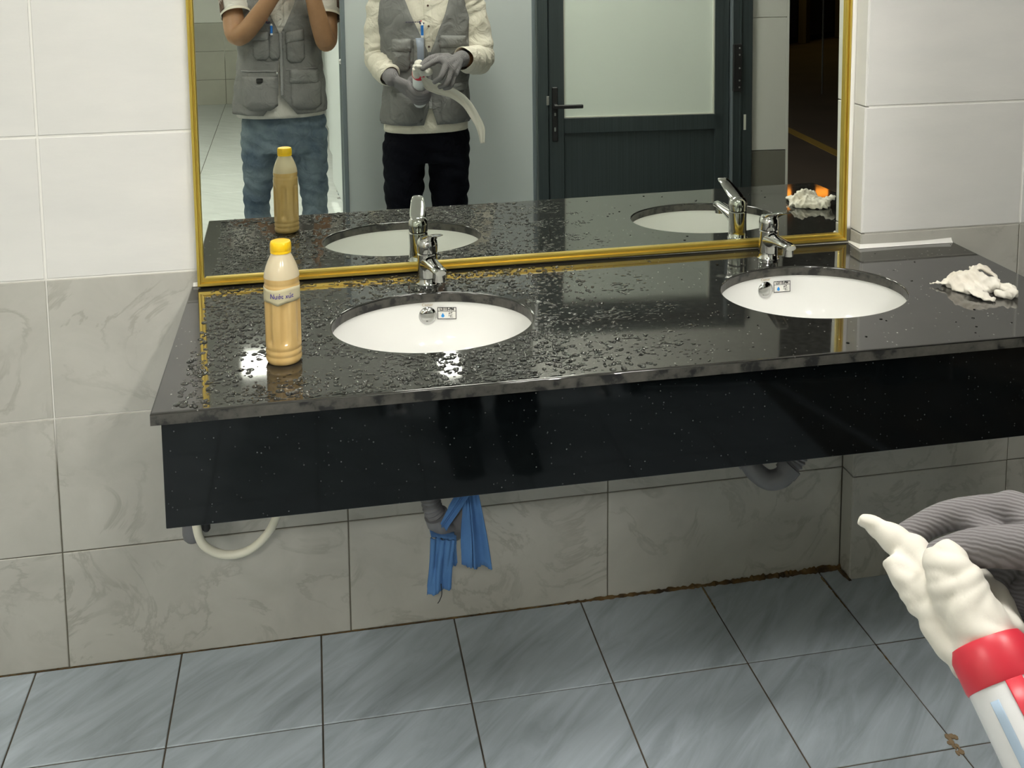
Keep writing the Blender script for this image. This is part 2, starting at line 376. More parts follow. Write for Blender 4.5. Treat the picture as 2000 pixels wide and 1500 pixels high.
# pier on the right, a little proud of the mirror wall
wp = MB(); wp.box(PX + 0.009, 3.2, -PD + 0.0022, 0.006, -0.05, 2.75)
wall_pier = struct(wp.build('wall_right', M['grout_wall'], smooth=False))
tiles_wall(wall_pier, [PX, 2.2105, 2.8119, 3.2], -PD, '-y')
for k in range(len(ZR) - 1):
    g = 0.003
    tile(PD - 0.004, ZR[k + 1] - ZR[k] - g, 0.009, M['tile_white'] if ZR[k] > 0.86 else M['tile_grey'], wall_pier, (PX + 0.009, -PD / 2 + 0.001, (ZR[k] + ZR[k + 1]) / 2), '-x', 'wall_tile')
# floor
fl = MB(); fl.box(-1.3, 3.2, -9.3, 0.1, -0.12, -0.0025)
floor = struct(fl.build('floor', M['grout_floor'], smooth=False))
FT = 0.3011; fx0 = -0.0674
ys = [-0.001, -0.2736] + [-0.2736 - FT * k for k in range(1, 8)]
fxs = [-1.3] + [fx0 + FT * k for k in range(-4, 9)]
def thr(y): return 2.09 + (y + 2.2) * 0.245                       # where the tiled floor ends at the open entrance
for i in range(len(fxs) - 1):
    for k in range(len(ys) - 1):
        x0, x1, y1, y0 = fxs[i], fxs[i + 1], ys[k], ys[k + 1]
        if x1 - x0 < 0.02 or x1 > thr((y0 + y1) / 2) + 0.05: continue
        o = tile(x1 - x0 - 0.0034, y1 - y0 - 0.0034, 0.008, M['tile_floor'], floor, ((x0 + x1) / 2, (y0 + y1) / 2, -0.008 + random.uniform(-0.0007, 0.0007)), '+z', 'floor_tile')
        o.rotation_euler = (random.uniform(-0.002, 0.002), random.uniform(-0.002, 0.002), 0)
yy = ys[-1]; k = 0
while yy > -9.2:
    xx = -1.3
    while xx < 3.1:
        w = min(0.6, 3.2 - xx); h = min(0.6, yy + 9.3)
        tile(w - 0.004, h - 0.004, 0.008, M['tile_floor_far'], floor, (xx + w / 2, yy - h / 2, -0.008), '+z', 'floor_tile'); xx += 0.6
    yy -= 0.6
# dirty joint between floor and wall
def dirt_line(p0, p1, r0, r1, seed):
    rg = random.Random(seed); mb = MB(); P0, P1 = Vector(p0), Vector(p1); n = int((P1 - P0).length / 0.006)
    pts = []; rad = []
    for i in range(n + 1):
        t = i / n; pts.append(P0.lerp(P1, t) + Vector((0, rg.uniform(-0.0015, 0.0015), rg.uniform(-0.001, 0.001)))); rad.append((r0 + (r1 - r0) * t) * rg.uniform(0.45, 1.5))
    mb.tube(pts, rad, 6); return mb
tag(dirt_line((-0.6, -0.001, 0.0), (1.1, -0.001, 0.0), 0.0009, 0.0016, 1).build('joint_dirt', M['dirt'], floor), 'thin dark dirt line along the skirting joint')
tag(dirt_line((1.1, -0.002, 0.001), (1.795, -0.003, 0.002), 0.003, 0.0085, 2).build('joint_dirt', M['dirt'], floor), 'rusty crumbly dirt in the corner joint')
tag(dirt_line((1.790, -0.002, 0.002), (1.797, -0.055, 0.001), 0.0075, 0.003, 3).build('joint_dirt', M['dirt'], floor), 'rusty dirt at the pier corner')
for a, b, s in (((1.735, -0.03, 0), (1.737, -0.16, 0), 5), ((1.437, -0.01, 0), (1.437, -0.10, 0), 6), ((1.737, -0.275, 0), (1.737, -0.34, 0), 8)):
    dirt_line(a, b, 0.0022, 0.0014, s).build('joint_dirt', M['dirt'], floor)
dl = MB(); rg = random.Random(4)
for i in range(16): dl.ball((1.738 + rg.uniform(-0.012, 0.012), -0.565 + rg.uniform(-0.028, 0.02), 0.002), (rg.uniform(0.002, 0.007), rg.uniform(0.003, 0.009), rg.uniform(0.001, 0.003)), 6)
tag(dl.build('dried_mud_crumb', mat('dried_mud', (0.28, 0.20, 0.12), 0.9)), 'dried brown mud crumbs on the floor tile joint at lower right', 'dirt', kind='stuff')
# ceiling, left and far walls
struct(MB().box(-1.3, 3.2, -9.3, 0.1, 2.75, 2.85).build('ceiling', M['paint_white'], smooth=False))
wl = struct(MB().box(-1.4, -1.3, -9.3, 0.1, -0.05, 2.75).build('wall_left', M['grout_wall'], smooth=False))
m = M['far_grey'] = mat('far_wainscot', (0.37, 0.37, 0.31), 0.4); M['far_white'] = mat('far_white_wall', (0.60, 0.61, 0.55), 0.5)
v = coords(m); setcol(m, ramp(m, noise(m, v, 3, 5), [(0.3, (0.34, 0.34, 0.285)), (0.7, (0.40, 0.40, 0.335))]))
for (y0, y1) in [(-9.3 + 1.2 * i, -9.3 + 1.2 * (i + 1)) for i in range(7)] + [(-0.9, 0.1)]:
    MB().box(-1.3, -1.288, y0 + 0.002, y1 - 0.002, 0.0, 0.862, 0.001).build('wall_panel', M['far_grey'], wl, smooth=False)
    MB().box(-1.3, -1.288, y0 + 0.002, y1 - 0.002, 0.866, 2.74, 0.001).build('wall_panel', M['far_white'], wl, smooth=False)
wf = struct(MB().box(-1.4, 3.2, -9.35, -9.172, -0.05, 2.75).build('wall_far', M['grout_wall'], smooth=False))
for x0 in (-1.29, -0.69, -0.09, 0.51):
    for (z0, z1, mm) in ((0, 0.262, 'far_grey'), (0.265, 0.562, 'far_grey'), (0.565, 0.862, 'far_grey'), (0.866, 1.164, 'far_white'), (1.167, 1.464, 'far_white'), (1.467, 2.74, 'far_white')):
        MB().box(x0 + 0.002, x0 + 0.598, -9.172, -9.16, z0, z1, 0.001).build('wall_tile', M[mm], wf, smooth=False)
# rear wall: runs from the toilet panel past the door to the open entrance (rotated a little)
RA, RB = Vector((1.585, -2.225, 0)), Vector((2.715, -2.10, 0)); rd = (RB - RA).normalized(); rn = Vector((-rd.y, rd.x, 0))
RR = Matrix((rd, rn, Vector((0, 0, 1)))).transposed()                # local x along the wall, local y towards the mirror
DL, DR_, DT = 0.0, 0.965, 1.98                                     # door opening along the wall
wr = struct(MB().box(DL, 1.13, -0.14, 0.0, DT, 2.75, R=RR, O=RA).box(DR_, 1.13, -0.14, 0.0, -0.05, DT, R=RR, O=RA).build('wall_rear', M['grout_wall'], smooth=False))
MB().box(DR_ + 0.001, 1.13, 0.0, 0.012, 0.0, 0.628, 0.001, R=RR, O=RA).build('wall_tile', mat('dark_grey_wainscot', (0.20, 0.195, 0.165), 0.35), wr, smooth=False)
M['rear_white'] = mat('rear_white_tile', (0.70, 0.70, 0.65), 0.4)
for z0, z1 in ((0.631, 1.23), (1.233, 1.83), (1.833, 2.43)): MB().box(DR_ + 0.001, 1.13, 0.0, 0.012, z0, z1, 0.001, R=RR, O=RA).build('wall_tile', M['rear_white'], wr, smooth=False)
MB().box(DL, DR_, 0.0, 0.012, DT + 0.002, 2.74, 0.001, R=RR, O=RA).build('wall_tile', M['rear_white'], wr, smooth=False)
MB().box(1.13, 1.142, -0.14, 0.012, 0.0, 2.74, 0.001, R=RR, O=RA).build('wall_tile', M['rear_white'], wr, smooth=False)
# the door in the rear wall
d0 = struct(empty('door_1', tuple(RA)))
def rb(*a, ch=0.0, mb=None): return (mb or MB()).box(*a, ch, R=RR, O=RA)
for a in ((0.0, 0.045, -0.06, 0.03, 0.0, DT), (0.875, DR_, -0.06, 0.035, 0.0, DT), (0.045, 0.875, -0.06, 0.03, DT - 0.05, DT)):
    rb(*a, ch=0.003).build('door_frame', M['door_grey'], d0, smooth=False)
rb(0.868, 0.876, -0.02, 0.037, 0.0, DT - 0.05, ch=0.001).build('frame_lip', M['alu_grey'], d0, smooth=False)
rb(0.906, 0.914, 0.03, 0.040, 0.0, DT - 0.05, ch=0.001).build('frame_lip', M['door_grey'], d0, smooth=False)
leaf = MB(); Y0, Y1 = -0.03, 0.012
leaf.box(0.049, 0.117, Y0, Y1, 0.02, DT - 0.055, 0.002, R=RR, O=RA).box(0.84, 0.865, Y0, Y1, 0.02, DT - 0.055, 0.002, R=RR, O=RA).box(0.865, 0.872, Y0, Y1 - 0.01, 0.02, DT - 0.055, 0, R=RR, O=RA)
leaf.box(0.117, 0.84, Y0, Y1, 0.734, 0.802, 0.002, R=RR, O=RA).box(0.117, 0.84, Y0, Y1, 0.02, 0.10, 0.002, R=RR, O=RA).box(0.117, 0.84, Y0, Y1, DT - 0.13, DT - 0.055, 0.002, R=RR, O=RA)
leaf.box(0.80, 0.842, Y0, Y1, 0.02, DT - 0.055, 0.002, R=RR, O=RA)
leafo = leaf.build('door_leaf', M['door_grey'], d0, smooth=False)
rb(0.112, 0.812, -0.014, -0.006, 0.795, DT - 0.125).build('glass_pane', M['frost'], d0, smooth=False)
rb(0.119, 0.80, -0.02, -0.002, 0.099, 0.735, ch=0.0006).build('lower_panel', M['door_grey'], d0, smooth=False)
for a in ((0.112, 0.123, -0.02, 0.002, 0.80, DT - 0.125), (0.794, 0.803, -0.02, 0.002, 0.80, DT - 0.125), (0.117, 0.805, -0.02, 0.002, 0.796, 0.806)):
    rb(*a).build('glazing_bead', M['panel_edge'], d0, smooth=False)
pl = rb(0.062, 0.088, 0.012, 0.02, 0.700, 0.942, ch=0.003).build('handle_plate', M['dark'], d0, smooth=False)
hb = MB(); hb.box(0.066, 0.084, 0.02, 0.052, 0.852, 0.870, 0.003, R=RR, O=RA).box(0.066, 0.196, 0.04, 0.054, 0.850, 0.867, 0.003, R=RR, O=RA)
hb.build('lever_handle', M['dark'], pl, smooth=False)
rb(0.071, 0.079, 0.02, 0.024, 0.745, 0.765, ch=0.002).build('lock_cylinder', M['steel'], pl, smooth=False)
rb(0.071, 0.079, 0.02, 0.024, 0.815, 0.829, ch=0.002).build('thumb_turn', M['steel'], pl, smooth=False)
rb(0.036, 0.047, 0.028, 0.034, 0.865, 0.905, ch=0.001).build('latch_plate', M['steel'], d0, smooth=False)
hg = rb(0.872, 0.912, 0.034, 0.050, 0.905, 1.118, ch=0.003).build('hinge', M['dark'], d0, smooth=False)
for z in (0.925, 0.955, 1.01, 1.07, 1.10):
    c = RA + RR @ Vector((0.90, 0.0505, z)); MB().ball(c, (0.0045, 0.003, 0.0045), 8).build('hinge_screw', M['steel'], hg)
rb(0.925, 0.936, 0.035, 0.0365, 0.73, 0.80, ch=0.0005).build('scuff_mark', M['panel_edge'], d0, smooth=False)
# open entrance: threshold, street outside
t0, t1 = Vector((thr(-2.2), -2.2, 0)), Vector((thr(-0.06), -0.06, 0)); td = (t1 - t0).normalized(); tn = Vector((td.y, -td.x, 0)); TR = Matrix((td, tn, Vector((0, 0, 1)))).transposed()
struct(MB().box(0, (t1 - t0).length, -0.012, 0.016, -0.02, 0.006, 0.002, R=TR, O=t0).build('trim_2', mat('worn_aluminium_threshold', (0.42, 0.45, 0.48), 0.45, 0.4), smooth=False))
gp = MB(); gp.box(2.2, 45, -45, 3, -0.2, -0.01)
ground = struct(gp.build('ground', M['asphalt'], smooth=False))
MB().box(0, 0.0, 0, 0.0, 0, 0)
ln = MB(); a, b = Vector((4.95, -7.4, 0)), Vector((4.35, -3.2, 0)); dv = (b - a).normalized(); nv = Vector((-dv.y, dv.x, 0))
rr = Matrix((dv, nv, Vector((0, 0, 1)))).transposed(); ln.box(0, (b - a).length, -0.045, 0.045, -0.01, -0.006, R=rr, O=a)
ln.build('road_line', M['road_yellow'], ground, smooth=False)
# ------------------------------------------------------------------ ceiling lamps
def lamp(name, c, sx, sy, s, label, z=2.75, drop=0.05):
    t = thing(name, (c[0], c[1], z), label, 'lamp', 'ceiling lamps')
    x, y = c
    MB().box(x - sx / 2 - 0.02, x + sx / 2 + 0.02, y - sy / 2 - 0.02, y + sy / 2 + 0.02, z - drop, z, 0.006).build('housing', M['paint_white'], t, smooth=False)
    MB().box(x - sx / 2, x + sx / 2, y - sy / 2, y + sy / 2, z - drop - 0.006, z - drop + 0.001, 0.002).build('diffuser', emit(name + '_glow', (1.0, 0.97, 0.90), s), t, smooth=False)
    return t
lamp('ceiling_lamp', (0.315, -3.80), 0.20, 0.22, LAMP['rear'], 'square white ceiling lamp over the corridor beside the toilet cubicles')
lamp('ceiling_lamp', (1.385, -3.64), 0.11, 0.42, LAMP['rear_right'], 'long white ceiling lamp behind the grey toilet panel')
lamp('ceiling_lamp', (0.90, -1.12), 0.45, 0.30, LAMP['near'], 'wide white ceiling lamp above the washbasin counter')
lamp('ceiling_lamp', (-0.85, -1.85), 0.30, 0.45, LAMP['left'], 'long added fill lamp, out of view above the floor left of the counter')  # unseen lamp added to raise the ambient light, brightens the left wall
lamp('ceiling_lamp', (1.62, -1.70), 0.40, 0.30, LAMP['right'], 'added fill lamp, out of view on the ceiling in front of the dark grey door')  # unseen lamp added as fill to soften the floor shadow below the counter
lamp('ceiling_lamp', (-0.98, -5.4), 0.40, 0.40, LAMP['far'], 'white ceiling lamp at the far end of the corridor')

# ------------------------------------------------------------------ washbasin counter
SINKS = [(0.766, -0.298), (1.556, -0.294)]; SA, SB = 0.193, 0.154
ct = thing('vanity_counter', (1.16, -0.3, 0.6), 'long black granite washbasin counter with deep apron fixed below the mirror', 'counter')
CH = 0.0032
def rim_loops():
    """outline and the two oval cut-outs as (top, arris, foot) loops; k shrinks the slab at its top arris"""
    def out(k): return [(XL + k, -DEP + k), (XR - k, -DEP + k), (XR - k, -PD - 0.001 - k), (PX - 0.001 - k, -PD - 0.001 - k), (PX - 0.001 - k, -0.001 - k), (XL + k, -0.001 - k)]
    loops = [[out(CH * (1 - math.sin(q))) for q in ARC]]
    for cx, cy in SINKS:
        e = lambda k, cx=cx, cy=cy: [(cx + (SA + k) * math.cos(2 * math.pi * j / 96), cy + (SB + k) * math.sin(2 * math.pi * j / 96)) for j in range(96)]
        loops.append([e(CH * (1 - math.sin(q))) for q in ARC])
    return loops
ARC = [math.pi / 2 * i / 4 for i in range(5)]
LOOPS = rim_loops()
def holed(z, which):
    bm = bmesh.new(); ed = []
    for lp in LOOPS:
        vv = [bm.verts.new((x, y, z)) for x, y in lp[which]]; ed += [bm.edges.new((vv[i], vv[(i + 1) % len(vv)])) for i in range(len(vv))]
    bmesh.ops.triangle_fill(bm, use_beauty=True, edges=ed); bm.verts.index_update()
    vs = [tuple(w.co) for w in bm.verts]; fs = []
    for f in bm.faces:
        c = f.calc_center_median()
        if not any(((c.x - cx) / (SA + 0.001)) ** 2 + ((c.y - cy) / (SB + 0.001)) ** 2 < 0.97 for cx, cy in SINKS): fs.append([w.index for w in f.verts])
    bm.free(); return vs, fs
mb = MB(); mb.add(*holed(H, 0))
for lp in LOOPS:
    mb.cur = 0; mb.grid([[(x, y, z) for x, y in p] for p, z in zip(lp, [H - CH * (1 - math.cos(q)) for q in ARC])], True)
    mb.cur = 1; mb.grid([[(x, y, z) for x, y in p] for p, z in ((lp[-1], H - CH), (lp[-1], H - 0.0205))], True)
mb.cur = 1; mb.add(*holed(H - 0.0205, -1))
top = mb.build('countertop', [M['granite_top'], M['granite_edge']], ct, smooth=False, weld=2e-5)
for p in top.data.polygons:
    if 0.05 < p.normal.z < 0.995: p.use_smooth = True
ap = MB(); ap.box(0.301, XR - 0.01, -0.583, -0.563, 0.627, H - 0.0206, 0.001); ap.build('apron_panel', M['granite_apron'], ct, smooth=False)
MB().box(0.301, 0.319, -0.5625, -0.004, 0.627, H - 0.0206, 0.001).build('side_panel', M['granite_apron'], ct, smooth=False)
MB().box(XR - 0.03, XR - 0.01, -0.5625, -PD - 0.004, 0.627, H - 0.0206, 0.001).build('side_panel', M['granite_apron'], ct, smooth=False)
# white silicone between counter and pier
ck = MB()
def fillet(pts, wid):
    rows = []
    for (x, y, nx, ny), w in zip(pts, wid): rows.append([(x, y, H + w * 1.5), (x + nx * w * 0.35, y + ny * w * 0.35, H + w * 0.8), (x + nx * w, y + ny * w, H + 0.0006), (x, y, H - 0.001)])
    ck.grid([r + [r[0]] for r in rows])
fillet([(MX1 + 0.004, -0.003, -0.2, -1), (PX - 0.002, -PD, -0.8, -0.8), (1.90, -PD, 0, -1), (1.97, -PD, 0, -1), (XR - 0.006, -PD, 0, -1)], [0.003, 0.0065, 0.0055, 0.006, 0.0075])
fillet([(XL + 0.004, -0.001, 0, -1), (MX0 + 0.004, -0.001, 0, -1)], [0.005, 0.006])
struct(ck.build('trim_1', M['caulk']))
# ------------------------------------------------------------------ basins
def bowl(u, d):                                     # rim scale at depth d (0..1)
    return (1 - d ** 2.6) ** (1 / 2.3)
def make_basin(c, label, idx):
    cx, cy = c; a, b, dep, zt = SA + 0.004, SB + 0.004, 0.155, H - 0.0212
    t = thing('washbasin', (cx, cy, zt - dep), label, 'washbasin', 'oval washbasins')
    mb = MB(); rows = []
    for rim, z in ((1.14, zt - 0.014), (1.14, zt), (1.0, zt)): rows.append([(cx + a * rim * math.cos(q), cy + b * rim * math.sin(q), z) for q in np.linspace(0, 2 * math.pi, 72, endpoint=False)])
    for d in np.linspace(0.03, 0.995, 26):
        s = bowl(0, d); rows.append([(cx + a * s * math.cos(q), cy + b * s * math.sin(q), zt - dep * d) for q in np.linspace(0, 2 * math.pi, 72, endpoint=False)])
    mb.grid(rows, True); mb.add(rows[-1], [list(range(72))])
    o = mb.build('basin', M['porcelain'], t, angle=60); mod(o, 'SOLIDIFY', thickness=0.008, offset=-1)
    MB().lathe([(0.0, 0.004), (0.018, 0.0035), (0.021, 0.0), (0.021, -0.003)], (cx, cy, zt - dep + 0.001), 24).build('drain_cap', M['chrome'], t)
    def on_wall(x, z, off=0.0):                     # point and frame on the back wall of the bowl
        d = (zt - z) / dep; s = bowl(0, d); yy = cy + b * s * math.sqrt(max(0, 1 - ((x - cx) / (a * s)) ** 2))
        return Vector((x, yy - off, z))
    def frame(x, z, off):
        p = on_wall(x, z); dx = (on_wall(x + 0.004, z) - on_wall(x - 0.004, z)).normalized(); dz = (on_wall(x, z + 0.003) - on_wall(x, z - 0.003)).normalized()
        n = dx.cross(dz).normalized(); dz = n.cross(dx); return Matrix.Translation(p + n * off) @ Matrix((dx, dz, n)).transposed().to_4x4()
    ox = cx + (0.006 if idx == 0 else -0.036); oz = H - 0.050
    F = frame(ox, oz, 0.0)
    cap = MB().lathe([(0.0185, -0.004), (0.0185, 0.0025), (0.0165, 0.0045), (0.011, 0.0068), (0.0, 0.0078)], (0, 0, 0), 28)
    cap.v = [tuple(F @ Vector(p)) for p in cap.v]; cap.build('overflow_cap', M['chrome'], t)
    sx, sz = ox + 0.040, H - 0.0455
    F = frame(sx, sz, 0.0026)
    def flat(rects, nm, mm, par, off=0.0):
        q = MB()
        for x0, x1, y0, y1 in rects: q.box(x0, x1, y0, y1, off, off + 0.0004)
        q.v = [tuple(F @ Vector(p)) for p in q.v]; return q.build(nm, mm, par, smooth=False)
    w, h = 0.0195, 0.0125
    st = flat([(-w, w, -h, h)], 'sticker', M['paper'], t)
    e = 0.0013
    flat([(-w, w, h - e, h), (-w, w, -h, -h + e), (-w, -w + e, -h, h), (w - e, w, -h, h), (-w, w, h * 0.32, h * 0.32 + e * 0.7)], 'sticker_border', M['ink'], st, 0.0005)
    text('L2115-PM', 0.0072, F @ Matrix.Translation((0, h * 0.66, 0.0007)), M['ink'], 'sticker_text', st, 0.00035)
    drop = MB(); drop.lathe([(0.0, 0.0006), (0.0034, 0.0006), (0.0034, 0.0002)], (0, 0, 0), 16); drop.add([(-0.0028, 0.0018, 0.0006), (0.0028, 0.0018, 0.0006), (0.0, 0.0062, 0.0006)], [(0, 1, 2)])
    drop.v = [tuple(F @ Vector((p[0] - 0.0085, p[1] - 0.0055, p[2] + 0.0004))) for p in drop.v]; drop.build('sticker_drop', M['ink_blue'], st, smooth=False)
    flat([(0.004, 0.011, 0.000, 0.0012), (0.0095, 0.0107, 0.0, 0.003), (0.004, 0.0052, -0.003, 0.0012), (0.006, 0.0125, -0.0085, -0.0077), (0.003, 0.0068, -0.0058, -0.005), (0.0075, 0.0085, -0.0077, -0.003), (0.0085, 0.012, -0.0042, -0.0034)], 'sticker_icon', M['ink'], st, 0.0006)
    F2 = frame(ox, oz + 0.0235, 0.0022)
    text('Caesar', 0.0085, F2, M['ink_gold'], 'maker_mark', t)
    return t
make_basin(SINKS[0], 'white oval basin below the left chrome tap, beside the yellow capped bottle', 0)
make_basin(SINKS[1], 'white oval basin below the right chrome tap, nearer the white rag', 1)
# ------------------------------------------------------------------ taps
def make_tap(c, yaw, label):
    t = thing('basin_tap', (c[0], c[1], H), label, 'tap', 'basin taps')
    R = Matrix.Rotation(yaw, 3, 'Z'); O = Vector((c[0], c[1], H))
    W = lambda p: R @ Vector(p) + O
    b = MB(); b.lathe([(0.0, 0.0), (0.0245, 0.0), (0.0245, 0.0035), (0.0222, 0.006), (0.0215, 0.02), (0.021, 0.05), (0.0215, 0.066), (0.0195, 0.0685), (0.0, 0.069)], O, 32)
    b.build('body', M['chrome'], t)
    s = MB(); prof = [((0, -0.006, 0.046), 0.0190, 1.05), ((0, -0.030, 0.051), 0.0175, 0.85), ((0, -0.060, 0.056), 0.0160, 0.62), ((0, -0.092, 0.0595), 0.0150, 0.55), ((0, -0.112, 0.0600), 0.0142, 0.56), ((0, -0.118, 0.0595), 0.011, 0.52)]
    s.tube([W(p) for p, r_, f in prof], [r_ for p, r_, f in prof], 20, flat=[f for p, r_, f in prof], up=(0, 0, 1))
    so = s.build('spout', M['chrome'], t)
    MB().lathe([(0.0095, -0.016), (0.0118, -0.0155), (0.0122, 0.0), (0.0122, 0.004)], W((0, -0.102, 0.0545)), 20).build('aerator', M['chrome'], so)
    h = MB(); h.lathe([(0.0, 0.0695), (0.0215, 0.0705), (0.0222, 0.084), (0.021, 0.094), (0.0165, 0.1005), (0.008, 0.1035), (0.0, 0.104)], O, 32)
    lv = [((0, 0.012, 0.093), 0.0135, 0.62), ((0, -0.010, 0.101), 0.0190, 0.40), ((0, -0.035, 0.1115), 0.0180, 0.26), ((0, -0.062, 0.1215), 0.0160, 0.22), ((0, -0.084, 0.1285), 0.0140, 0.20), ((0, -0.090, 0.130), 0.010, 0.16)]
    h.tube([W(p) for p, r_, f in lv], [r_ for p, r_, f in lv], 20, flat=[f for p, r_, f in lv], up=(0, 0, 1))
    h.build('lever_handle', M['chrome'], t)
make_tap((0.779, -0.088), math.radians(7), 'chrome lever tap at the left basin, nearest the bottle')
make_tap((1.553, -0.080), math.radians(-1), 'chrome lever tap at the right basin, nearest the pier')
# ------------------------------------------------------------------ mirror
MN = Vector((0.0142, -1, 0.0136)).normalized()                       # leans and turns by under a degree
def my(x, z): return -0.0025 + 0.0142 * (x - 1.04) + 0.0136 * (z - 0.85)
mt = thing('wall_mirror', (1.04, 0.0, MZ0), 'large wall mirror in a thin gold frame above the granite counter', 'mirror')
mg = MB(); corners = [(MX0 + 0.006, MZ0 + 0.004), (MX1 - 0.006, MZ0 + 0.004), (MX1 - 0.006, MZ1 - 0.006), (MX0 + 0.006, MZ1 - 0.006)]
fr = [(x, my(x, z), z) for x, z in corners]; bk = [(x, my(x, z) + 0.005, z) for x, z in corners]
mg.add(fr + bk, [(0, 1, 2, 3), (7, 6, 5, 4), (0, 4, 5, 1), (1, 5, 6, 2), (2, 6, 7, 3), (3, 7, 4, 0)])
mg.build('mirror_glass', M['mirror'], mt, smooth=False)
def bar(p0, p1, wdt, inward):
    """gold moulding with a raised outer rib; inward is the direction towards the glass"""
    q = MB(); prof = [(0, 0.006), (0, -0.010), (0.12, -0.012), (0.42, -0.012), (0.5, -0.007), (0.62, -0.007), (0.70, -0.009), (0.9, -0.009), (1, -0.006), (1, 0.006)]
    I = Vector(inward); rows = []
    for e, p in enumerate((p0, p1)):
        mit = (1 if e == 0 else -1); along = (Vector(p1) - Vector(p0)).normalized()
        rows.append([Vector(p) + I * (wdt * a) + along * (mit * wdt * a) + Vector((0, y, 0)) for a, y in prof])
    q.grid(rows); n = len(prof); q.f.append(list(range(n))); q.mi.append(0); q.f.append(list(range(n, 2 * n))[::-1]); q.mi.append(0)
    return q.build('frame_bar', M['gold'], mt, smooth=False)
A_, B_, C_, E_ = [(x, my(x, z), z) for x, z in ((MX0, MZ0), (MX1, MZ0), (MX1, MZ1), (MX0, MZ1))]
bar(A_, B_, 0.0175, (0, 0, 1)); bar(B_, C_, 0.0135, (-1, 0, 0)); bar(C_, E_, 0.0135, (0, 0, -1)); bar(E_, A_, 0.0135, (1, 0, 0))
# ------------------------------------------------------------------ water on the counter
def wet(x0, x1, y0, y1, step, seed, thr_fn, name, hmax=0.0011):
    rg = np.random.default_rng(seed); nx, ny = int((x1 - x0) / step) + 1, int((y1 - y0) / step) + 1
    X, Y = np.meshgrid(x0 + np.arange(nx) * step, y0 + np.arange(ny) * step)
    c = lambda mm: mm / 1000 / step
    h = 0.36 * vnoise((ny, nx), (c(5.5), c(9)), rg) + 0.36 * vnoise((ny, nx), (c(3.2), c(5)), rg) + 0.28 * vnoise((ny, nx), (c(35), c(60)), rg)
    h = h - thr_fn(X, Y, rg)
    for cx, cy in SINKS: h[((X - cx) / (SA + 0.006)) ** 2 + ((Y - cy) / (SB + 0.006)) ** 2 < 1] = -1
    h[(Y > -0.04) | (Y < -DEP + 0.006)] = -1
    z = H + hmax * np.sqrt(np.clip(h, 0, 0.12) / 0.12) + 0.0001
    keep = h > -0.012; z[h <= 0] = H - 0.0002
    idx = -np.ones(h.shape, int); ok = np.zeros(h.shape, bool)
    q = (h[:-1, :-1] > 0) | (h[1:, :-1] > 0) | (h[:-1, 1:] > 0) | (h[1:, 1:] > 0)
    q &= (h[:-1, :-1] > -0.5) & (h[1:, :-1] > -0.5) & (h[:-1, 1:] > -0.5) & (h[1:, 1:] > -0.5)
    ok[:-1, :-1] |= q; ok[1:, :-1] |= q; ok[:-1, 1:] |= q; ok[1:, 1:] |= q
    idx[ok] = np.arange(ok.sum()); vs = np.stack([X[ok], Y[ok], z[ok]], 1)
    fs = np.stack([idx[:-1, :-1][q], idx[:-1, 1:][q], idx[1:, 1:][q], idx[1:, :-1][q]], 1)
    me = D.meshes.new(name); me.from_pydata(vs.tolist(), [], fs.tolist()); me.materials.append(M['water'])
    for p in me.polygons: p.use_smooth = True
    o = D.objects.new(name, me); COL.objects.link(o); return o
def thr1(X, Y, rg):
    t = np.full(X.shape, 0.655)
    t += np.clip((X - 0.93) / 0.15, 0, 1) * 0.015 + np.clip((X - 1.22) / 0.12, 0, 1) * 0.2
    t += np.clip((0.345 - X) / 0.03, 0, 1) * 0.3
    t -= 0.10 * np.exp(-((Y + 0.58) / 0.022) ** 2) * (X < 0.95) + 0.12 * np.exp(-(((X - 0.44) / 0.06) ** 2 + ((Y + 0.555) / 0.025) ** 2)) + 0.12 * np.exp(-(((X - 0.86) / 0.08) ** 2 + ((Y + 0.555) / 0.025) ** 2))
    t -= 0.06 * np.exp(-(((X - 0.40) / 0.10) ** 2 + ((Y + 0.10) / 0.07) ** 2))
    t += 0.05 * np.exp(-(((X - 0.43) / 0.05) ** 2 + ((Y + 0.22) / 0.05) ** 2))
    return t
tag(wet(0.33, 1.40, -DEP, -0.03, 0.0016, 3, thr1, 'spilled_water'), 'spilled water droplets and puddles on the left half of the granite counter', 'water', kind='stuff')
dr = MB(); rg = random.Random(9)
for i in range(46):
    x, y = rg.uniform(1.30, 2.02), rg.uniform(-0.59, -0.07)
    if any(((x - cx) / (SA + 0.02)) ** 2 + ((y - cy) / (SB + 0.02)) ** 2 < 1 for cx, cy in SINKS): continue
    if 1.79 < x < 1.96 and -0.46 < y < -0.24: continue
    r_ = rg.uniform(0.0012, 0.0034); dr.lathe([(r_, 0), (r_ * 0.85, r_ * 0.28), (r_ * 0.45, r_ * 0.45), (0, r_ * 0.5)], (x, y, H), 9)
rg = random.Random(21)
def clear(x, y): return not any(((x - cx) / (SA + 0.012)) ** 2 + ((y - cy) / (SB + 0.012)) ** 2 < 1 for cx, cy in SINKS) and (x - BX_) ** 2 + (y - BY_) ** 2 > 0.036 ** 2
BX_, BY_ = 0.489, -0.434
db = MB(); cnt = 0
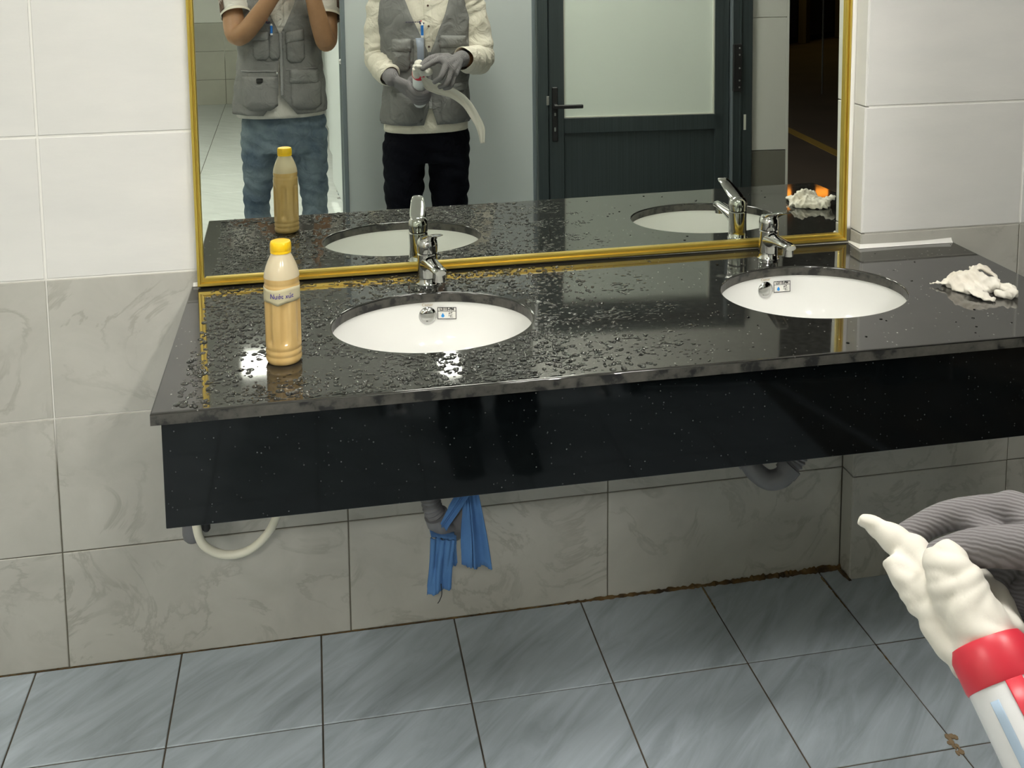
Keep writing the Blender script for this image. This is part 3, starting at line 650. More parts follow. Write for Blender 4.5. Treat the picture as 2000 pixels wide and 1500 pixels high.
while cnt < 2000:
    x, y = rg.uniform(0.325, 1.12), rg.uniform(-0.592, -0.03)
    if x > 0.98 and rg.random() < 0.6: continue
    if not clear(x, y) or math.sin(9 * x + 3) * math.sin(17 * y) + rg.uniform(-0.8, 0.9) < -0.1: continue
    r_ = rg.uniform(0.0012, 0.0040); e_ = rg.uniform(0.9, 2.0); c_ = rg.uniform(-0.5, 0.5); n8 = 9
    rows = [[(x + r_ * k_ * (e_ * math.cos(q) * math.cos(c_) - math.sin(q) * math.sin(c_)), y + r_ * k_ * (e_ * math.cos(q) * math.sin(c_) + math.sin(q) * math.cos(c_)), H + r_ * h_) for q in [2 * math.pi * j / n8 for j in range(n8)]] for k_, h_ in ((1, 0.0), (0.88, 0.42), (0.56, 0.70), (0.14, 0.80))]
    db.grid(rows, True); db.add(rows[-1], [list(range(n8))]); cnt += 1
tag(db.build('splashed_droplet', M['water'], angle=None, weld=0), 'tiny splashed water beads on the left half of the granite counter', 'water', kind='stuff')
tag(dr.build('water_droplet', M['water'], angle=None), 'few scattered water droplets on the right half of the granite counter', 'water', kind='stuff')

# ------------------------------------------------------------------ bottle of tan liquid
BX, BY = 0.489, -0.434
bt = thing('plastic_bottle', (BX, BY, H), 'clear plastic bottle of tan liquid with yellow cap on the counter', 'bottle')
def flute(r, a, z):
    if 0.035 < z < 0.124:
        k = math.sin(math.pi * min(1, max(0, (z - 0.035) / 0.012)) / 2) * math.sin(math.pi * min(1, max(0, (0.124 - z) / 0.012)) / 2)
        w = math.cos(6 * (a + 0.35)); return r - 0.0052 * k * max(0.0, w) ** 0.45
    return r
prof = [(0.0, 0.0), (0.024, 0.0), (0.0285, 0.002), (0.0308, 0.007), (0.0308, 0.012), (0.0296, 0.0145), (0.0296, 0.0155), (0.0308, 0.018), (0.0308, 0.023), (0.0294, 0.0255), (0.0294, 0.0268), (0.0308, 0.030)]
prof += [(0.0306, z) for z in np.linspace(0.034, 0.126, 24)] + [(0.0300, 0.131), (0.0304, 0.135), (0.0306, 0.138), (0.0300, 0.1405), (0.0292, 0.142), (0.0298, 0.144)]
shoulder = [(0.0302, 0.148), (0.0300, 0.154), (0.0288, 0.162), (0.0262, 0.171), (0.0228, 0.180), (0.0192, 0.188), (0.0162, 0.194), (0.0150, 0.197)]
MB().lathe(prof + shoulder[:2], (BX, BY, H), 72, fn=flute).build('bottle_body', M['liquid'], bt, angle=70)
MB().lathe([(r_ + 0.0003, z) for r_, z in [(0.0301, 0.1535)] + shoulder[2:]] + [(0.0142, 0.199), (0.0142, 0.203)], (BX, BY, H), 64).build('bottle_neck', M['plastic_clear'], bt, angle=70)
def knurl(r, a, z): return r + (0.00045 if int(a / (2 * math.pi) * 96) % 2 and 0.199 < z < 0.211 else 0)
MB().lathe([(0.0150, 0.1955), (0.0178, 0.1955), (0.0178, 0.199), (0.0172, 0.1993), (0.0176, 0.1998), (0.0176, 0.2105), (0.0166, 0.2145), (0.0140, 0.2155), (0, 0.2155)], (BX, BY, H), 96, fn=knurl).build('bottle_cap', M['cap_yellow'], bt, angle=50)
# masking tape label with handwriting, wrapped round the front
view = math.atan2(CAM.y - BY, CAM.x - BX)
def lab(s, z, off): a = view + s / 0.0312; return (BX + (0.0312 + off) * math.cos(a), BY + (0.0312 + off) * math.sin(a), H + z)
lb = MB(); rows = []
for t in np.linspace(0, 1, 6):
    row = []
    for s in np.linspace(-0.043, 0.040, 34):
        lo = 0.114 - 0.005 * max(0, 1 - abs(s + 0.008) / 0.014) + 0.09 * max(0, s) * 0.25; hi = 0.1385 + 0.0018 * math.sin(s * 90)
        row.append(lab(s, lo + (hi - lo) * t, 0.0004 + 0.0005 * abs(math.sin(s * 150))))
    rows.append(row)
lb.grid(rows); lo_ = lb.build('tape_label', M['label_paper'], bt); mod(lo_, 'SOLIDIFY', thickness=0.0003)
def stroke(mb, pts): mb.tube([lab(x / 1000, 0.1225 + y / 1000 + x * 0.00002, 0.0013) for x, y in cr(pts, 6)], 0.00058, 6)
wr_ = MB()
for pts in ([(-20, 0), (-19.5, 8)], [(-19.5, 8), (-14.5, 0)], [(-14.5, 0), (-14, 8)],                       # N
            [(-12, 4.5), (-12, 1), (-10.5, 0), (-9, 1.5), (-9, 4.5)], [(-9, 1), (-8.3, 0)], [(-9, 4.5), (-7.8, 5.6)],  # ư
            [(-3.5, 3.6), (-5, 4.8), (-6.5, 3), (-5.8, 0.6), (-4, 0.4), (-3.2, 2.4), (-3.8, 4.2)], [(-3.4, 4), (-2.2, 5.4)], [(-5, 6.6), (-3.6, 8.2)],  # ớ
            [(1.6, 4.2), (0, 4.8), (-1, 2.6), (0, 0.4), (1.8, 1)],                                          # c
            [(6, 4.8), (9, 0.2)], [(9.2, 4.8), (5.6, 0)],                                                  # x
            [(11, 4.6), (11, 1), (12.5, 0.2), (14, 1.4), (14, 4.8)], [(14, 1), (14.8, 0.2)], [(12.6, 6.4), (14.2, 8)],   # ú
            [(19, 4.4), (17.4, 4.8), (16.4, 2.8), (17.2, 0.6), (19.2, 0.8)]):                              # c
    stroke(wr_, pts)
wr_.build('handwriting', M['ink_violet'], bt)
# ------------------------------------------------------------------ rags
def crumple(name, outline, zbase, hgt, seed, m, loc, lobes=()):
    rg = random.Random(seed); n = 84; k = 18; cx = sum(p[0] for p in outline) / len(outline); cy = sum(p[1] for p in outline) / len(outline)
    closed = cr(list(outline) + [outline[0]], 40); pts = [(p[0], p[1]) for p in closed]
    ring = [pts[int(i * (len(pts) - 1) / n)] for i in range(n)]
    ph = [(rg.uniform(0, 6.28), rg.uniform(40, 95), rg.uniform(40, 95), rg.uniform(0.25, 0.6)) for _ in range(7)]
    def rid(x, y):
        s = 0
        for p, fx, fy, a in ph: s += a * (1 - abs(math.sin(p + fx * (x - cx) + fy * 0.8 * (y - cy) + 0.8 * math.sin(50 * (x + y) + p))))
        return s / 2.2
    mb = MB(); rows = []
    for i in range(k + 1):
        t = i / k; row = []
        for j, (x, y) in enumerate(ring):
            X, Y = cx + (x - cx) * (1 - t), cy + (y - cy) * (1 - t)
            e = math.sqrt(max(0, 1 - (1 - t) ** 2.4)); row.append((X, Y, zbase + 0.0015 + hgt * e * (0.42 + 0.62 * rid(X, Y)) if i else zbase + 0.0008))
        rows.append(row)
    mb.grid(rows, True); mb.add([(x, y, zbase + 0.0004) for x, y in ring], [list(range(n))])
    for pth, rad, fl_ in lobes: mb.tube(cr(pth, 6), np.interp(np.linspace(0, 1, len(cr(pth, 6))), np.linspace(0, 1, len(rad)), rad).tolist(), 14, flat=fl_, up=(0, 0, 1))
    mb.v = [tuple(Vector(p) - Vector(loc)) for p in mb.v]
    o = fused(mb, name, m, None, 0.0026, 3); nv2 = len(o.data.vertices)
    co = np.empty(nv2 * 3); o.data.vertices.foreach_get('co', co); co = co.reshape(-1, 3); no = np.empty(nv2 * 3); o.data.vertex_normals.foreach_get('vector', no); no = no.reshape(-1, 3)
    x, y, z = co.T; w = np.zeros(nv2)
    for fx, fy, fz, p, am in ((60, 130, 90, 0.3, 0.0034), (120, -70, 60, 1.9, 0.0028), (40, 190, -120, 4.0, 0.0022), (210, 90, 100, 2.2, 0.0012)):
        w += am * (0.55 - np.abs(np.sin(fx * x + fy * y + fz * z + p + 1.3 * np.sin(0.6 * fy * x - 0.5 * fx * y + p))))
    co += no * w[:, None]; co[:, 2] = np.maximum(co[:, 2], 0.0004); o.data.vertices.foreach_set('co', co.ravel()); o.data.update(); o.location = loc; return o
rag = crumple('wet_rag', [(1.832, -0.318), (1.862, -0.300), (1.905, -0.283), (1.945, -0.300), (1.950, -0.345), (1.925, -0.385), (1.880, -0.395), (1.840, -0.372)], H, 0.034, 5, M['cotton'], (1.88, -0.35, H),
    lobes=[([(1.845, -0.345, H + 0.012), (1.82, -0.325, H + 0.008), (1.803, -0.315, H + 0.004)], [0.010, 0.0055, 0.0025], 0.6),
           ([(1.87, -0.375, H + 0.012), (1.868, -0.405, H + 0.008), (1.885, -0.437, H + 0.003)], [0.020, 0.019, 0.010], 0.32),
           ([(1.84, -0.345, H + 0.014), (1.880, -0.36, H + 0.030), (1.930, -0.392, H + 0.016)], [0.009, 0.013, 0.014], 0.9),
           ([(1.935, -0.385, H + 0.012), (1.950, -0.412, H + 0.012), (1.930, -0.425, H + 0.008), (1.905, -0.41, H + 0.008)], [0.010, 0.012, 0.011, 0.008], 0.9),
           ([(1.925, -0.295, H + 0.02), (1.955, -0.31, H + 0.028), (1.965, -0.345, H + 0.012)], [0.012, 0.010, 0.005], 0.55)])
rag.scale = (0.86, 0.95, 1.0); rag.location.x = 1.871
tag(rag, 'crumpled off-white rag lying on the right end of the black counter', 'rag')
# ------------------------------------------------------------------ pipes below the counter
def corr(pts, r, pitch, amp, n=18):
    P = cr(pts, 40); d = 0; R_ = []
    for i, p in enumerate(P):
        if i: d += (Vector(P[i]) - Vector(P[i - 1])).length
        R_.append(r + amp * math.sin(2 * math.pi * d / pitch))
    return MB().tube(P, R_, n)
def trap(loc, name, label, down, bend, out):
    t = thing(name, loc, label, 'pipe', 'waste traps')
    corr(down, 0.0185, 0.0085, 0.0016).build('corrugated_hose', M['pipe_grey'], t, angle=70)
    MB().tube(cr(bend, 14), 0.021, 20).build('bend', M['pipe_grey'], t)
    MB().tube(cr(out, 10), [0.0195] * len(cr(out, 10)), 20).build('outlet_pipe', M['pipe_grey'], t)
    for p, q in ((bend[0], bend[1]), (bend[-1], bend[-2])):
        a, b = Vector(p), Vector(q); dd = (b - a).normalized(); MB().tube([a - dd * 0.008, a + dd * 0.012], 0.024, 20).build('collar_nut', M['pipe_grey'], t)
    return t
trap((0.77, -0.28, 0.6), 'waste_trap', 'grey waste trap below the left basin with blue cloth over it', [(0.757, -0.30, 0.645), (0.752, -0.295, 0.52), (0.757, -0.295, 0.455), (0.768, -0.295, 0.425)],
     [(0.768, -0.295, 0.425), (0.776, -0.290, 0.398), (0.797, -0.28, 0.383), (0.822, -0.265, 0.395), (0.834, -0.25, 0.425)], [(0.834, -0.25, 0.425), (0.84, -0.22, 0.47), (0.845, -0.12, 0.515), (0.845, -0.004, 0.52)])
trap((1.47, -0.27, 0.6), 'waste_trap', 'grey waste trap below the right basin without any cloth', [(1.551, -0.30, 0.645), (1.546, -0.300, 0.52), (1.528, -0.30, 0.473), (1.508, -0.30, 0.449)],
     [(1.508, -0.30, 0.449), (1.492, -0.30, 0.431), (1.468, -0.29, 0.423), (1.444, -0.28, 0.438), (1.430, -0.26, 0.46)], [(1.430, -0.26, 0.46), (1.412, -0.20, 0.472), (1.402, -0.10, 0.475), (1.40, -0.004, 0.475)])
hs = MB().tube(cr([(0.289, -0.10, 0.50), (0.288, -0.105, 0.40), (0.291, -0.115, 0.35), (0.303, -0.12, 0.318), (0.330, -0.12, 0.2965), (0.362, -0.12, 0.289), (0.395, -0.12, 0.296), (0.425, -0.12, 0.319), (0.447, -0.12, 0.352), (0.462, -0.12, 0.40), (0.468, -0.12, 0.52)], 10), 0.0088, 16)
tag(hs.build('supply_hose', M['hose_white'], loc=(0.36, -0.12, 0.4)), 'cream flexible hose looping below the left end of the counter', 'hose')
dp = thing('drain_stub', (0.275, -0.035, 0.3), 'grey capped drain pipe stub on the wall beside the cream hose', 'pipe')
MB().tube([(0.272, -0.036, 0.42), (0.272, -0.036, 0.300), (0.272, -0.036, 0.288), (0.272, -0.036, 0.281), (0.272, -0.036, 0.2785)], [0.0215, 0.0215, 0.0195, 0.0135, 0.003], 24).build('pipe', M['pipe_grey'], dp)
MB().box(0.236, 0.312, -0.018, -0.002, 0.36, 0.38, 0.002).build('wall_clip', M['pipe_grey'], dp, smooth=False)
vb = thing('stop_valve', (0.306, -0.05, 0.36), 'black stop valve on the wall behind the cream hose', 'valve')
MB().tube([(0.302, -0.05, 0.42), (0.302, -0.05, 0.312), (0.302, -0.05, 0.307)], [0.0085, 0.0085, 0.005], 14).build('valve_body', M['dark'], vb)
MB().tube([(0.302, -0.003, 0.345), (0.302, -0.05, 0.345)], 0.007, 12).build('valve_inlet', M['dark'], vb)
# blue cloth draped over the trap
def drape(mb, top, bot, folds, amp, rows=14, cols=40, sag=0.0, ragged=0.0, seed=0):
    rg = random.Random(seed); T0, T1 = Vector(top[0]), Vector(top[1]); B0, B1 = Vector(bot[0]), Vector(bot[1]); g = []
    jag = [rg.uniform(-1, 1) for _ in range(cols)]
    for i in range(rows):
        t = i / (rows - 1); row = []
        for j in range(cols):
            s = j / (cols - 1); p = T0.lerp(T1, s).lerp(B0.lerp(B1, s), t)
            w = math.sin(folds * 2 * math.pi * s + 0.6 * math.sin(3 * t + seed)) * amp * (0.5 + 0.6 * t) + 0.3 * amp * math.sin(folds * 4.3 * math.pi * s + 2 * t)
            row.append(p + Vector((0.25 * w, -abs(w) * 0.9 + sag * math.sin(math.pi * t), (ragged * jag[j] if i == rows - 1 else 0))))
        g.append(row)
    mb.grid(g)
bc = MB()
drape(bc, ((0.752, -0.318, 0.400), (0.799, -0.318, 0.388)), ((0.743, -0.318, 0.282), (0.787, -0.318, 0.294)), 1.5, 0.010, ragged=0.0015, seed=1)
drape(bc, ((0.776, -0.312, 0.392), (0.802, -0.306, 0.390)), ((0.785, -0.312, 0.326), (0.806, -0.308, 0.333)), 2, 0.005, ragged=0.003, seed=2)
drape(bc, ((0.818, -0.305, 0.48), (0.846, -0.305, 0.485)), ((0.812, -0.315, 0.334), (0.872, -0.315, 0.322)), 1.5, 0.014, ragged=0.002, seed=3)
drape(bc, ((0.800, -0.322, 0.478), (0.832, -0.322, 0.486)), ((0.769, -0.326, 0.432), (0.781, -0.326, 0.416)), 1.5, 0.006, seed=4)
drape(bc, ((0.752, -0.300, 0.405), (0.800, -0.300, 0.392)), ((0.752, -0.318, 0.400), (0.799, -0.318, 0.388)), 2, 0.003, rows=4, seed=5)
bl = bc.build('blue_cloth', M['blue_cloth'], None, angle=None, loc=(0.80, -0.31, 0.4)); mod(bl, 'SOLIDIFY', thickness=0.0022)
tag(bl, 'blue cleaning cloth hung over the grey trap below the left basin', 'cloth')
MB().tube(cr([(0.770, -0.327, 0.305), (0.771, -0.329, 0.286), (0.767, -0.328, 0.272), (0.763, -0.327, 0.265)], 6), 0.0009, 6).build('loose_thread', M['dark'], bl)

# ------------------------------------------------------------------ toilet cubicles seen in the mirror
pt = thing('toilet_partition', (1.16, -2.235, 0.0), 'wide plain pale grey toilet partition panel beside the dark door', 'partition')
MB().box(0.752, 1.575, -2.247, -2.229, 0.12, 1.78, 0.002).build('panel', M['panel'], pt, smooth=False)
MB().box(0.735, 0.754, -2.255, -2.222, 0.0, 1.80, 0.002).build('edge_profile', M['alu_grey'], pt, smooth=False)
MB().box(1.563, 1.580, -2.25, -2.226, 0.0, 1.80, 0.002).build('edge_profile', M['alu_grey'], pt, smooth=False)
MB().box(0.735, 1.58, -2.252, -2.226, 1.78, 1.805, 0.002).build('top_rail', M['alu_grey'], pt, smooth=False)
for x in (0.80, 1.5):
    MB().lathe([(0.028, 0), (0.028, 0.006), (0.010, 0.010), (0.010, 0.12)], (x, -2.238, 0), 16).build('foot', M['steel'], pt)
cx_ = lambda y: 0.768 + (y + 2.25) * (0.925 - 0.768) / (-8.0 + 2.25)
nth = ['nearest', 'second', 'third', 'fourth', 'fifth', 'farthest']
for i in range(6):
    ya = -2.27 - i * 1.13; yb_ = ya - 1.12
    t = thing('toilet_cubicle', (cx_((ya + yb_) / 2), (ya + yb_) / 2, 0), 'cream fronted toilet cubicle, %s from the mirror in the corridor row' % nth[i], 'cubicle', 'toilet cubicles')
    x0, x1 = cx_(ya), cx_(yb_)
    for (a, b, ox) in ((0.0, 0.17, 0.0), (0.80, 1.0, 0.0)):
        q = MB(); pa, pb = ya + (yb_ - ya) * a, ya + (yb_ - ya) * b; xa, xb = x0 + (x1 - x0) * a, x0 + (x1 - x0) * b
        q.add([(xa, pa, 0.12), (xa + 0.02, pa, 0.12), (xb + 0.02, pb, 0.12), (xb, pb, 0.12), (xa, pa, 1.80), (xa + 0.02, pa, 1.80), (xb + 0.02, pb, 1.80), (xb, pb, 1.80)], [(0, 1, 2, 3), (4, 7, 6, 5), (0, 4, 5, 1), (1, 5, 6, 2), (2, 6, 7, 3), (3, 7, 4, 0)])
        q.build('front_panel', M['panel_edge'], t, smooth=False)
    pa, pb = ya + (yb_ - ya) * 0.18, ya + (yb_ - ya) * 0.79; xa, xb = x0 + (x1 - x0) * 0.18, x0 + (x1 - x0) * 0.79 - (0.045 if i else 0.0)
    q = MB(); q.add([(xa, pa, 0.14), (xa + 0.018, pa, 0.14), (xb + 0.018, pb, 0.14), (xb, pb, 0.14), (xa, pa, 1.78), (xa + 0.018, pa, 1.78), (xb + 0.018, pb, 1.78), (xb, pb, 1.78)], [(0, 1, 2, 3), (4, 7, 6, 5), (0, 4, 5, 1), (1, 5, 6, 2), (2, 6, 7, 3), (3, 7, 4, 0)])
    dr_ = q.build('door', M['panel'], t, smooth=False)
    for a in (0.175, 0.795):
        xg, yg = x0 + (x1 - x0) * a, ya + (yb_ - ya) * a; MB().box(xg - 0.005, xg + 0.004, yg - 0.012, yg + 0.012, 0.12, 1.79, 0.001).build('door_seal', M['dark'], t, smooth=False)
    MB().ball((xb - 0.012, pb + 0.06, 1.0), (0.012, 0.014, 0.014), 10).build('door_knob', M['steel'], dr_)
    MB().box(x1 - 0.012, x1 + 0.012, yb_ - 0.006, yb_ + 0.012, 0, 1.81, 0.002).build('corner_post', M['alu_grey'], t, smooth=False)
    for a in (0.08, 0.9): MB().lathe([(0.026, 0), (0.026, 0.006), (0.010, 0.010), (0.010, 0.122)], (x0 + (x1 - x0) * a + 0.006, ya + (yb_ - ya) * a, 0), 12).build('foot', M['steel'], t)
    MB().box(x1 + 0.02, 1.57, yb_ - 0.01, yb_ + 0.01, 0.12, 1.78).build('side_panel', M['panel'], t, smooth=False)

# ------------------------------------------------------------------ street outside the entrance, at night
sb = thing('roadside_shop', (10.0, -14.0, -0.01), 'dark shuttered roadside shop with a lit yellow strip beyond the entrance', 'building')
rs = Matrix.Rotation(math.radians(-38), 3, 'Z'); O = Vector((9.6, -14.6, -0.01))
MB().box(-4, 6, -3, 0, 0, 3.6, R=rs, O=O).build('wall', M['facade'], sb, smooth=False)
MB().box(-4, 6, 0, 1.4, 2.5, 2.62, R=rs, O=O).build('awning', M['facade'], sb, smooth=False)
for k in range(6): MB().box(-3.6 + k * 1.55, -2.3 + k * 1.55, 0.0, 0.06, 0.1, 2.2, 0.01, R=rs, O=O).build('shutter', mat('shutter', (0.05, 0.05, 0.06), 0.5, 0.5), sb, smooth=False)
for k, x in enumerate((-2.25, -0.7, 0.85)): MB().box(x, x + 0.16, 0.06, 0.2, 0.0, 2.5, R=rs, O=O).build('post', mat('yellow_post', (0.10, 0.065, 0.006), 0.6), sb, smooth=False)
MB().box(-3.0, 4.0, 0.15, 0.3, 2.3, 2.42, R=rs, O=O).build('light_strip', emit('shop_light', (1.0, 0.62, 0.12), 3.0), sb, smooth=False)
for (p, lab_, s, dims) in (((6.20, -8.05, 2.75), 'orange street sign glowing outside the entrance, nearer the post', 5.0, (0.13, 0.05, 0.09)), ((5.72, -8.0, 2.78), 'wide orange street sign glowing outside the entrance', 5.0, (0.16, 0.05, 0.20))):
    t = thing('street_sign', (p[0], p[1], -0.01), lab_, 'sign', 'glowing street signs'); a, b, c = dims
    MB().box(p[0] - a / 2, p[0] + a / 2, p[1] - b / 2, p[1] + b / 2, p[2] - c / 2, p[2] + c / 2, 0.01).build('lit_panel', emit('orange_sign', (1.0, 0.30, 0.03), s), t, smooth=False)
    MB().tube([(p[0], p[1] - 0.03, -0.01), (p[0], p[1] - 0.03, p[2] + c / 2 + 0.04)], 0.009, 10).build('pole', M['facade'], t)
sl = thing('street_lamp', (6.2, 0.6, -0.01), 'tall sodium street lamp outside the open entrance', 'lamp')
MB().tube([(6.2, 0.6, -0.01), (6.2, 0.6, 4.2), (6.0, 0.4, 4.5), (5.7, 0.0, 4.55)], [0.05, 0.04, 0.035, 0.03], 12).build('pole', M['facade'], sl)
MB().ball((5.65, -0.1, 4.5), (0.12, 0.2, 0.05), 14).build('lantern', emit('sodium_lamp', (1.0, 0.50, 0.15), 1.5), sl)

# ------------------------------------------------------------------ people
def rings_fn(rings):
    zs = [r[0] for r in rings]; cols = [np.array([r[k] for r in rings]) for k in range(1, 5)]
    def f(z): return [float(np.interp(z, zs, c)) for c in cols]
    return f
def tors(rings, off=0.0, ex=2.35, wr=0.0, ph=0.0):
    f = rings_fn(rings)
    def S(a, z, o=0.0):
        xc, yc, rx, ry = f(z); c, s = math.cos(a), math.sin(a); k = (abs(c) ** ex + abs(s) ** ex) ** (-1 / ex)
        w = wr * (math.sin(7 * a + 19 * z + ph) * math.sin(31 * z + 3 * math.sin(2 * a) + ph) + 0.5 * math.sin(13 * a - 23 * z + 2 * ph))
        return Vector((xc + (rx + off + o + w) * c * k, yc + (ry + off + o + w) * s * k, z))
    return S
def front_pt(S, x, z, o):                            # point of the front of a torso at given x
    lo, hi = 0.02, math.pi - 0.02
    for _ in range(26):
        m_ = (lo + hi) / 2
        if S(m_, z, o).x > x: lo = m_
        else: hi = m_
    return S((lo + hi) / 2, z, o)
def patch(S, x0, x1, z0, z1, o, name, m, parent, thick=0.004, tilt=0.0, n=10, corner=0.0):
    mb = MB(); rows = []
    for i in range(n):
        t = i / (n - 1); row = []
        for j in range(n):
            s = j / (n - 1); z = z0 + (z1 - z0) * t + tilt * (s - 0.5)
            if corner and t < 0.35: z += corner * (1 - t / 0.35) * max(0, abs(2 * s - 1) - 0.6) / 0.4
            e = min(1, 5 * min(s, 1 - s, t, 1 - t)); row.append(front_pt(S, x0 + (x1 - x0) * s, z, o * (0.3 + 0.7 * e)))
        rows.append(row)
    mb.grid(rows); ob = mb.build(name, m, parent, angle=60); mod(ob, 'SOLIDIFY', thickness=thick, offset=1); return ob
def vest_sheet(S, z0, z1, gap, name, m, parent, rows=40, cols=72):
    mb = MB(); R_ = []
    for i in range(rows):
        z = z0 + (z1 - z0) * i / (rows - 1); g = gap(z); R_.append([S(math.pi / 2 + g + (2 * math.pi - 2 * g) * j / (cols - 1), z) for j in range(cols)])
    mb.grid(R_); o = mb.build(name, m, parent, angle=None); mod(o, 'SOLIDIFY', thickness=0.005, offset=1); return o
def shell(S, z0, z1, name, m, parent, rows=40, cols=64, cap=False):
    mb = MB(); R_ = [[S(2 * math.pi * j / cols, z0 + (z1 - z0) * i / (rows - 1)) for j in range(cols)] for i in range(rows)]
    mb.grid(R_, True); o = mb.build(name, m, parent, angle=None); mod(o, 'SOLIDIFY', thickness=0.003, offset=1); return o
def sleeve(pts, rad, name, m, parent, amp=0.004, freq=70, n=28):
    P = cr(pts, 14); R_ = np.interp(np.linspace(0, 1, len(P)), np.linspace(0, 1, len(rad)), rad)
    mb = MB(); mb.tube(P, R_.tolist(), n, caps=False); cnt = len(P)
    for i in range(cnt):
        for j in range(n):
            v_ = Vector(mb.v[i * n + j]); d = v_ - Vector(P[i]); a = 2 * math.pi * j / n
            w = amp * (math.sin(freq * 0.02 * i + 2.2 * math.sin(a + 0.3 * i) + a) * 0.8 + 0.6 * math.sin(0.75 * i + 3 * a))
            mb.v[i * n + j] = tuple(v_ + d.normalized() * w)
    o = mb.build(name, m, parent, angle=None); mod(o, 'SOLIDIFY', thickness=0.0025, offset=1); mod(o, 'SUBSURF', levels=1, render_levels=1); return o
def head(mb, c, yaw=0.0, pitch=0.0):
    """head blob set; c is the centre of the skull. Returns a frame"""
    R = Matrix.Rotation(yaw, 3, 'Z') @ Matrix.Rotation(pitch, 3, 'X'); W = lambda p: R @ Vector(p) + Vector(c)
    mb.ball(W((0, -0.012, 0.02)), (0.074, 0.090, 0.088), 20, R=R); mb.ball(W((0, 0.018, -0.035)), (0.060, 0.068, 0.075), 18, R=R)
    mb.ball(W((0, 0.050, -0.088)), (0.030, 0.026, 0.020), 12, R=R)
    mb.tube([W((0, 0.078, 0.018)), W((0, 0.092, -0.008)), W((0, 0.100, -0.026))], [0.008, 0.011, 0.015], 10); mb.ball(W((0, 0.092, -0.030)), (0.018, 0.012, 0.010), 10, R=R)
    mb.tube([W((-0.022, 0.080, -0.058)), W((0, 0.087, -0.056)), W((0.022, 0.080, -0.058))], 0.0065, 8); mb.tube([W((-0.018, 0.080, -0.067)), W((0, 0.086, -0.068)), W((0.018, 0.080, -0.067))], 0.0065, 8)
    for s in (-1, 1):
        mb.ball(W((s * 0.076, -0.012, -0.012)), (0.010, 0.020, 0.032), 12, R=R); mb.tube([W((s * 0.014, 0.077, 0.030)), W((s * 0.034, 0.074, 0.034)), W((s * 0.052, 0.060, 0.028))], 0.008, 8)
    return W, R
def face_bits(W, R, parent):
    for s in (-1, 1):
        e = MB().ball(W((s * 0.030, 0.070, 0.012)), (0.0125, 0.0105, 0.0095), 12, R=R).build('eye', M['eye'], parent)
        MB().ball(W((s * 0.030, 0.0795, 0.012)), (0.0052, 0.002, 0.0052), 10, R=R).build('iris', M['hair'], e)
        MB().tube([W((s * 0.014, 0.083, 0.034)), W((s * 0.034, 0.080, 0.040)), W((s * 0.052, 0.066, 0.034))], [0.003, 0.004, 0.002], 8).build('eyebrow', M['hair'], parent)
    h = MB(); h.ball(W((0, -0.024, 0.036)), (0.083, 0.094, 0.086), 20, R=R); h.ball(W((0, -0.055, -0.01)), (0.070, 0.055, 0.07), 16, R=R); h.ball(W((0, 0.030, 0.080)), (0.060, 0.045, 0.034), 16, R=R)
    fused(h, 'hair', M['hair'], parent, 0.006, 3)
def limb(mb, pts, rad, n=16):
    P = cr(pts, 8); R_ = np.interp(np.linspace(0, 1, len(P)), np.linspace(0, 1, len(rad)), rad).tolist(); mb.tube(P, R_, n)
    mb.ball(pts[0], rad[0], 12); mb.ball(pts[-1], rad[-1], 12)
def hand(mb, wrist, fingers, thumb, pad=0.0, wr=0.027):
    """wrist point; fingers = four chains (knuckle, pip, dip/tip); thumb = chain. Palm is filled between wrist and knuckles"""
    W_ = Vector(wrist); kn = [Vector(f[0]) for f in fingers]; mid = sum(kn, Vector()) / 4
    for k in kn: mb.tube(cr([W_.lerp(mid, 0.05), W_.lerp(k, 0.5), k], 5), np.linspace(wr * 0.62, 0.0125 + pad, 11).tolist(), 12); mb.ball(k, 0.0125 + pad, 12)
    for a, b in zip(kn[:-1], kn[1:]): mb.tube([a, b], 0.0115 + pad, 12)
    for i, f in enumerate(fingers):
        r0 = (0.0095, 0.0098, 0.0092, 0.008)[i] + pad; P = cr(f, 6); mb.tube(P, np.linspace(r0 * 1.12, r0 * 0.86, len(P)).tolist(), 12)
        for q in f[1:]: mb.ball(q, r0 * 0.98 if q is not f[-1] else r0 * 0.86, 12)
    P = cr(thumb, 6); mb.tube(P, np.linspace(0.0165 + pad, 0.0098 + pad, len(P)).tolist(), 12)
    for q in thumb[:1]: mb.ball(q, 0.0165 + pad, 12)
    mb.ball(thumb[-1], 0.0098 + pad, 12)
def foot(mb, ank, r=0.036):
    a = Vector(ank); mb.tube([a + Vector((0, -0.05, -0.055)), a + Vector((0, 0.0, -0.05)), a + Vector((0, 0.09, -0.062)), a + Vector((0, 0.16, -0.068))], [0.030, 0.038, 0.036, 0.022], 12, flat=0.75, up=(0, 0, 1)); mb.tube([a + Vector((0, 0, 0.05)), a + Vector((0, -0.01, -0.05))], [r, r * 0.95], 12)
def shoes(parent, anks):
    for a in anks:
        a = Vector(a); q = MB(); q.tube([a + Vector((0, -0.085, -0.058)), a + Vector((0, -0.07, -0.058)), a + Vector((0, 0.02, -0.052)), a + Vector((0, 0.12, -0.062)), a + Vector((0, 0.18, -0.070)), a + Vector((0, 0.197, -0.074))], [0.012, 0.040, 0.046, 0.048, 0.036, 0.012], 18, flat=0.72, up=(0, 0, 1))
        q.box(a.x - 0.046, a.x + 0.046, a.y - 0.085, a.y + 0.19, 0.001, 0.02, 0.006); fused(q, 'shoe', M['shoe'], parent, 0.006, 3)
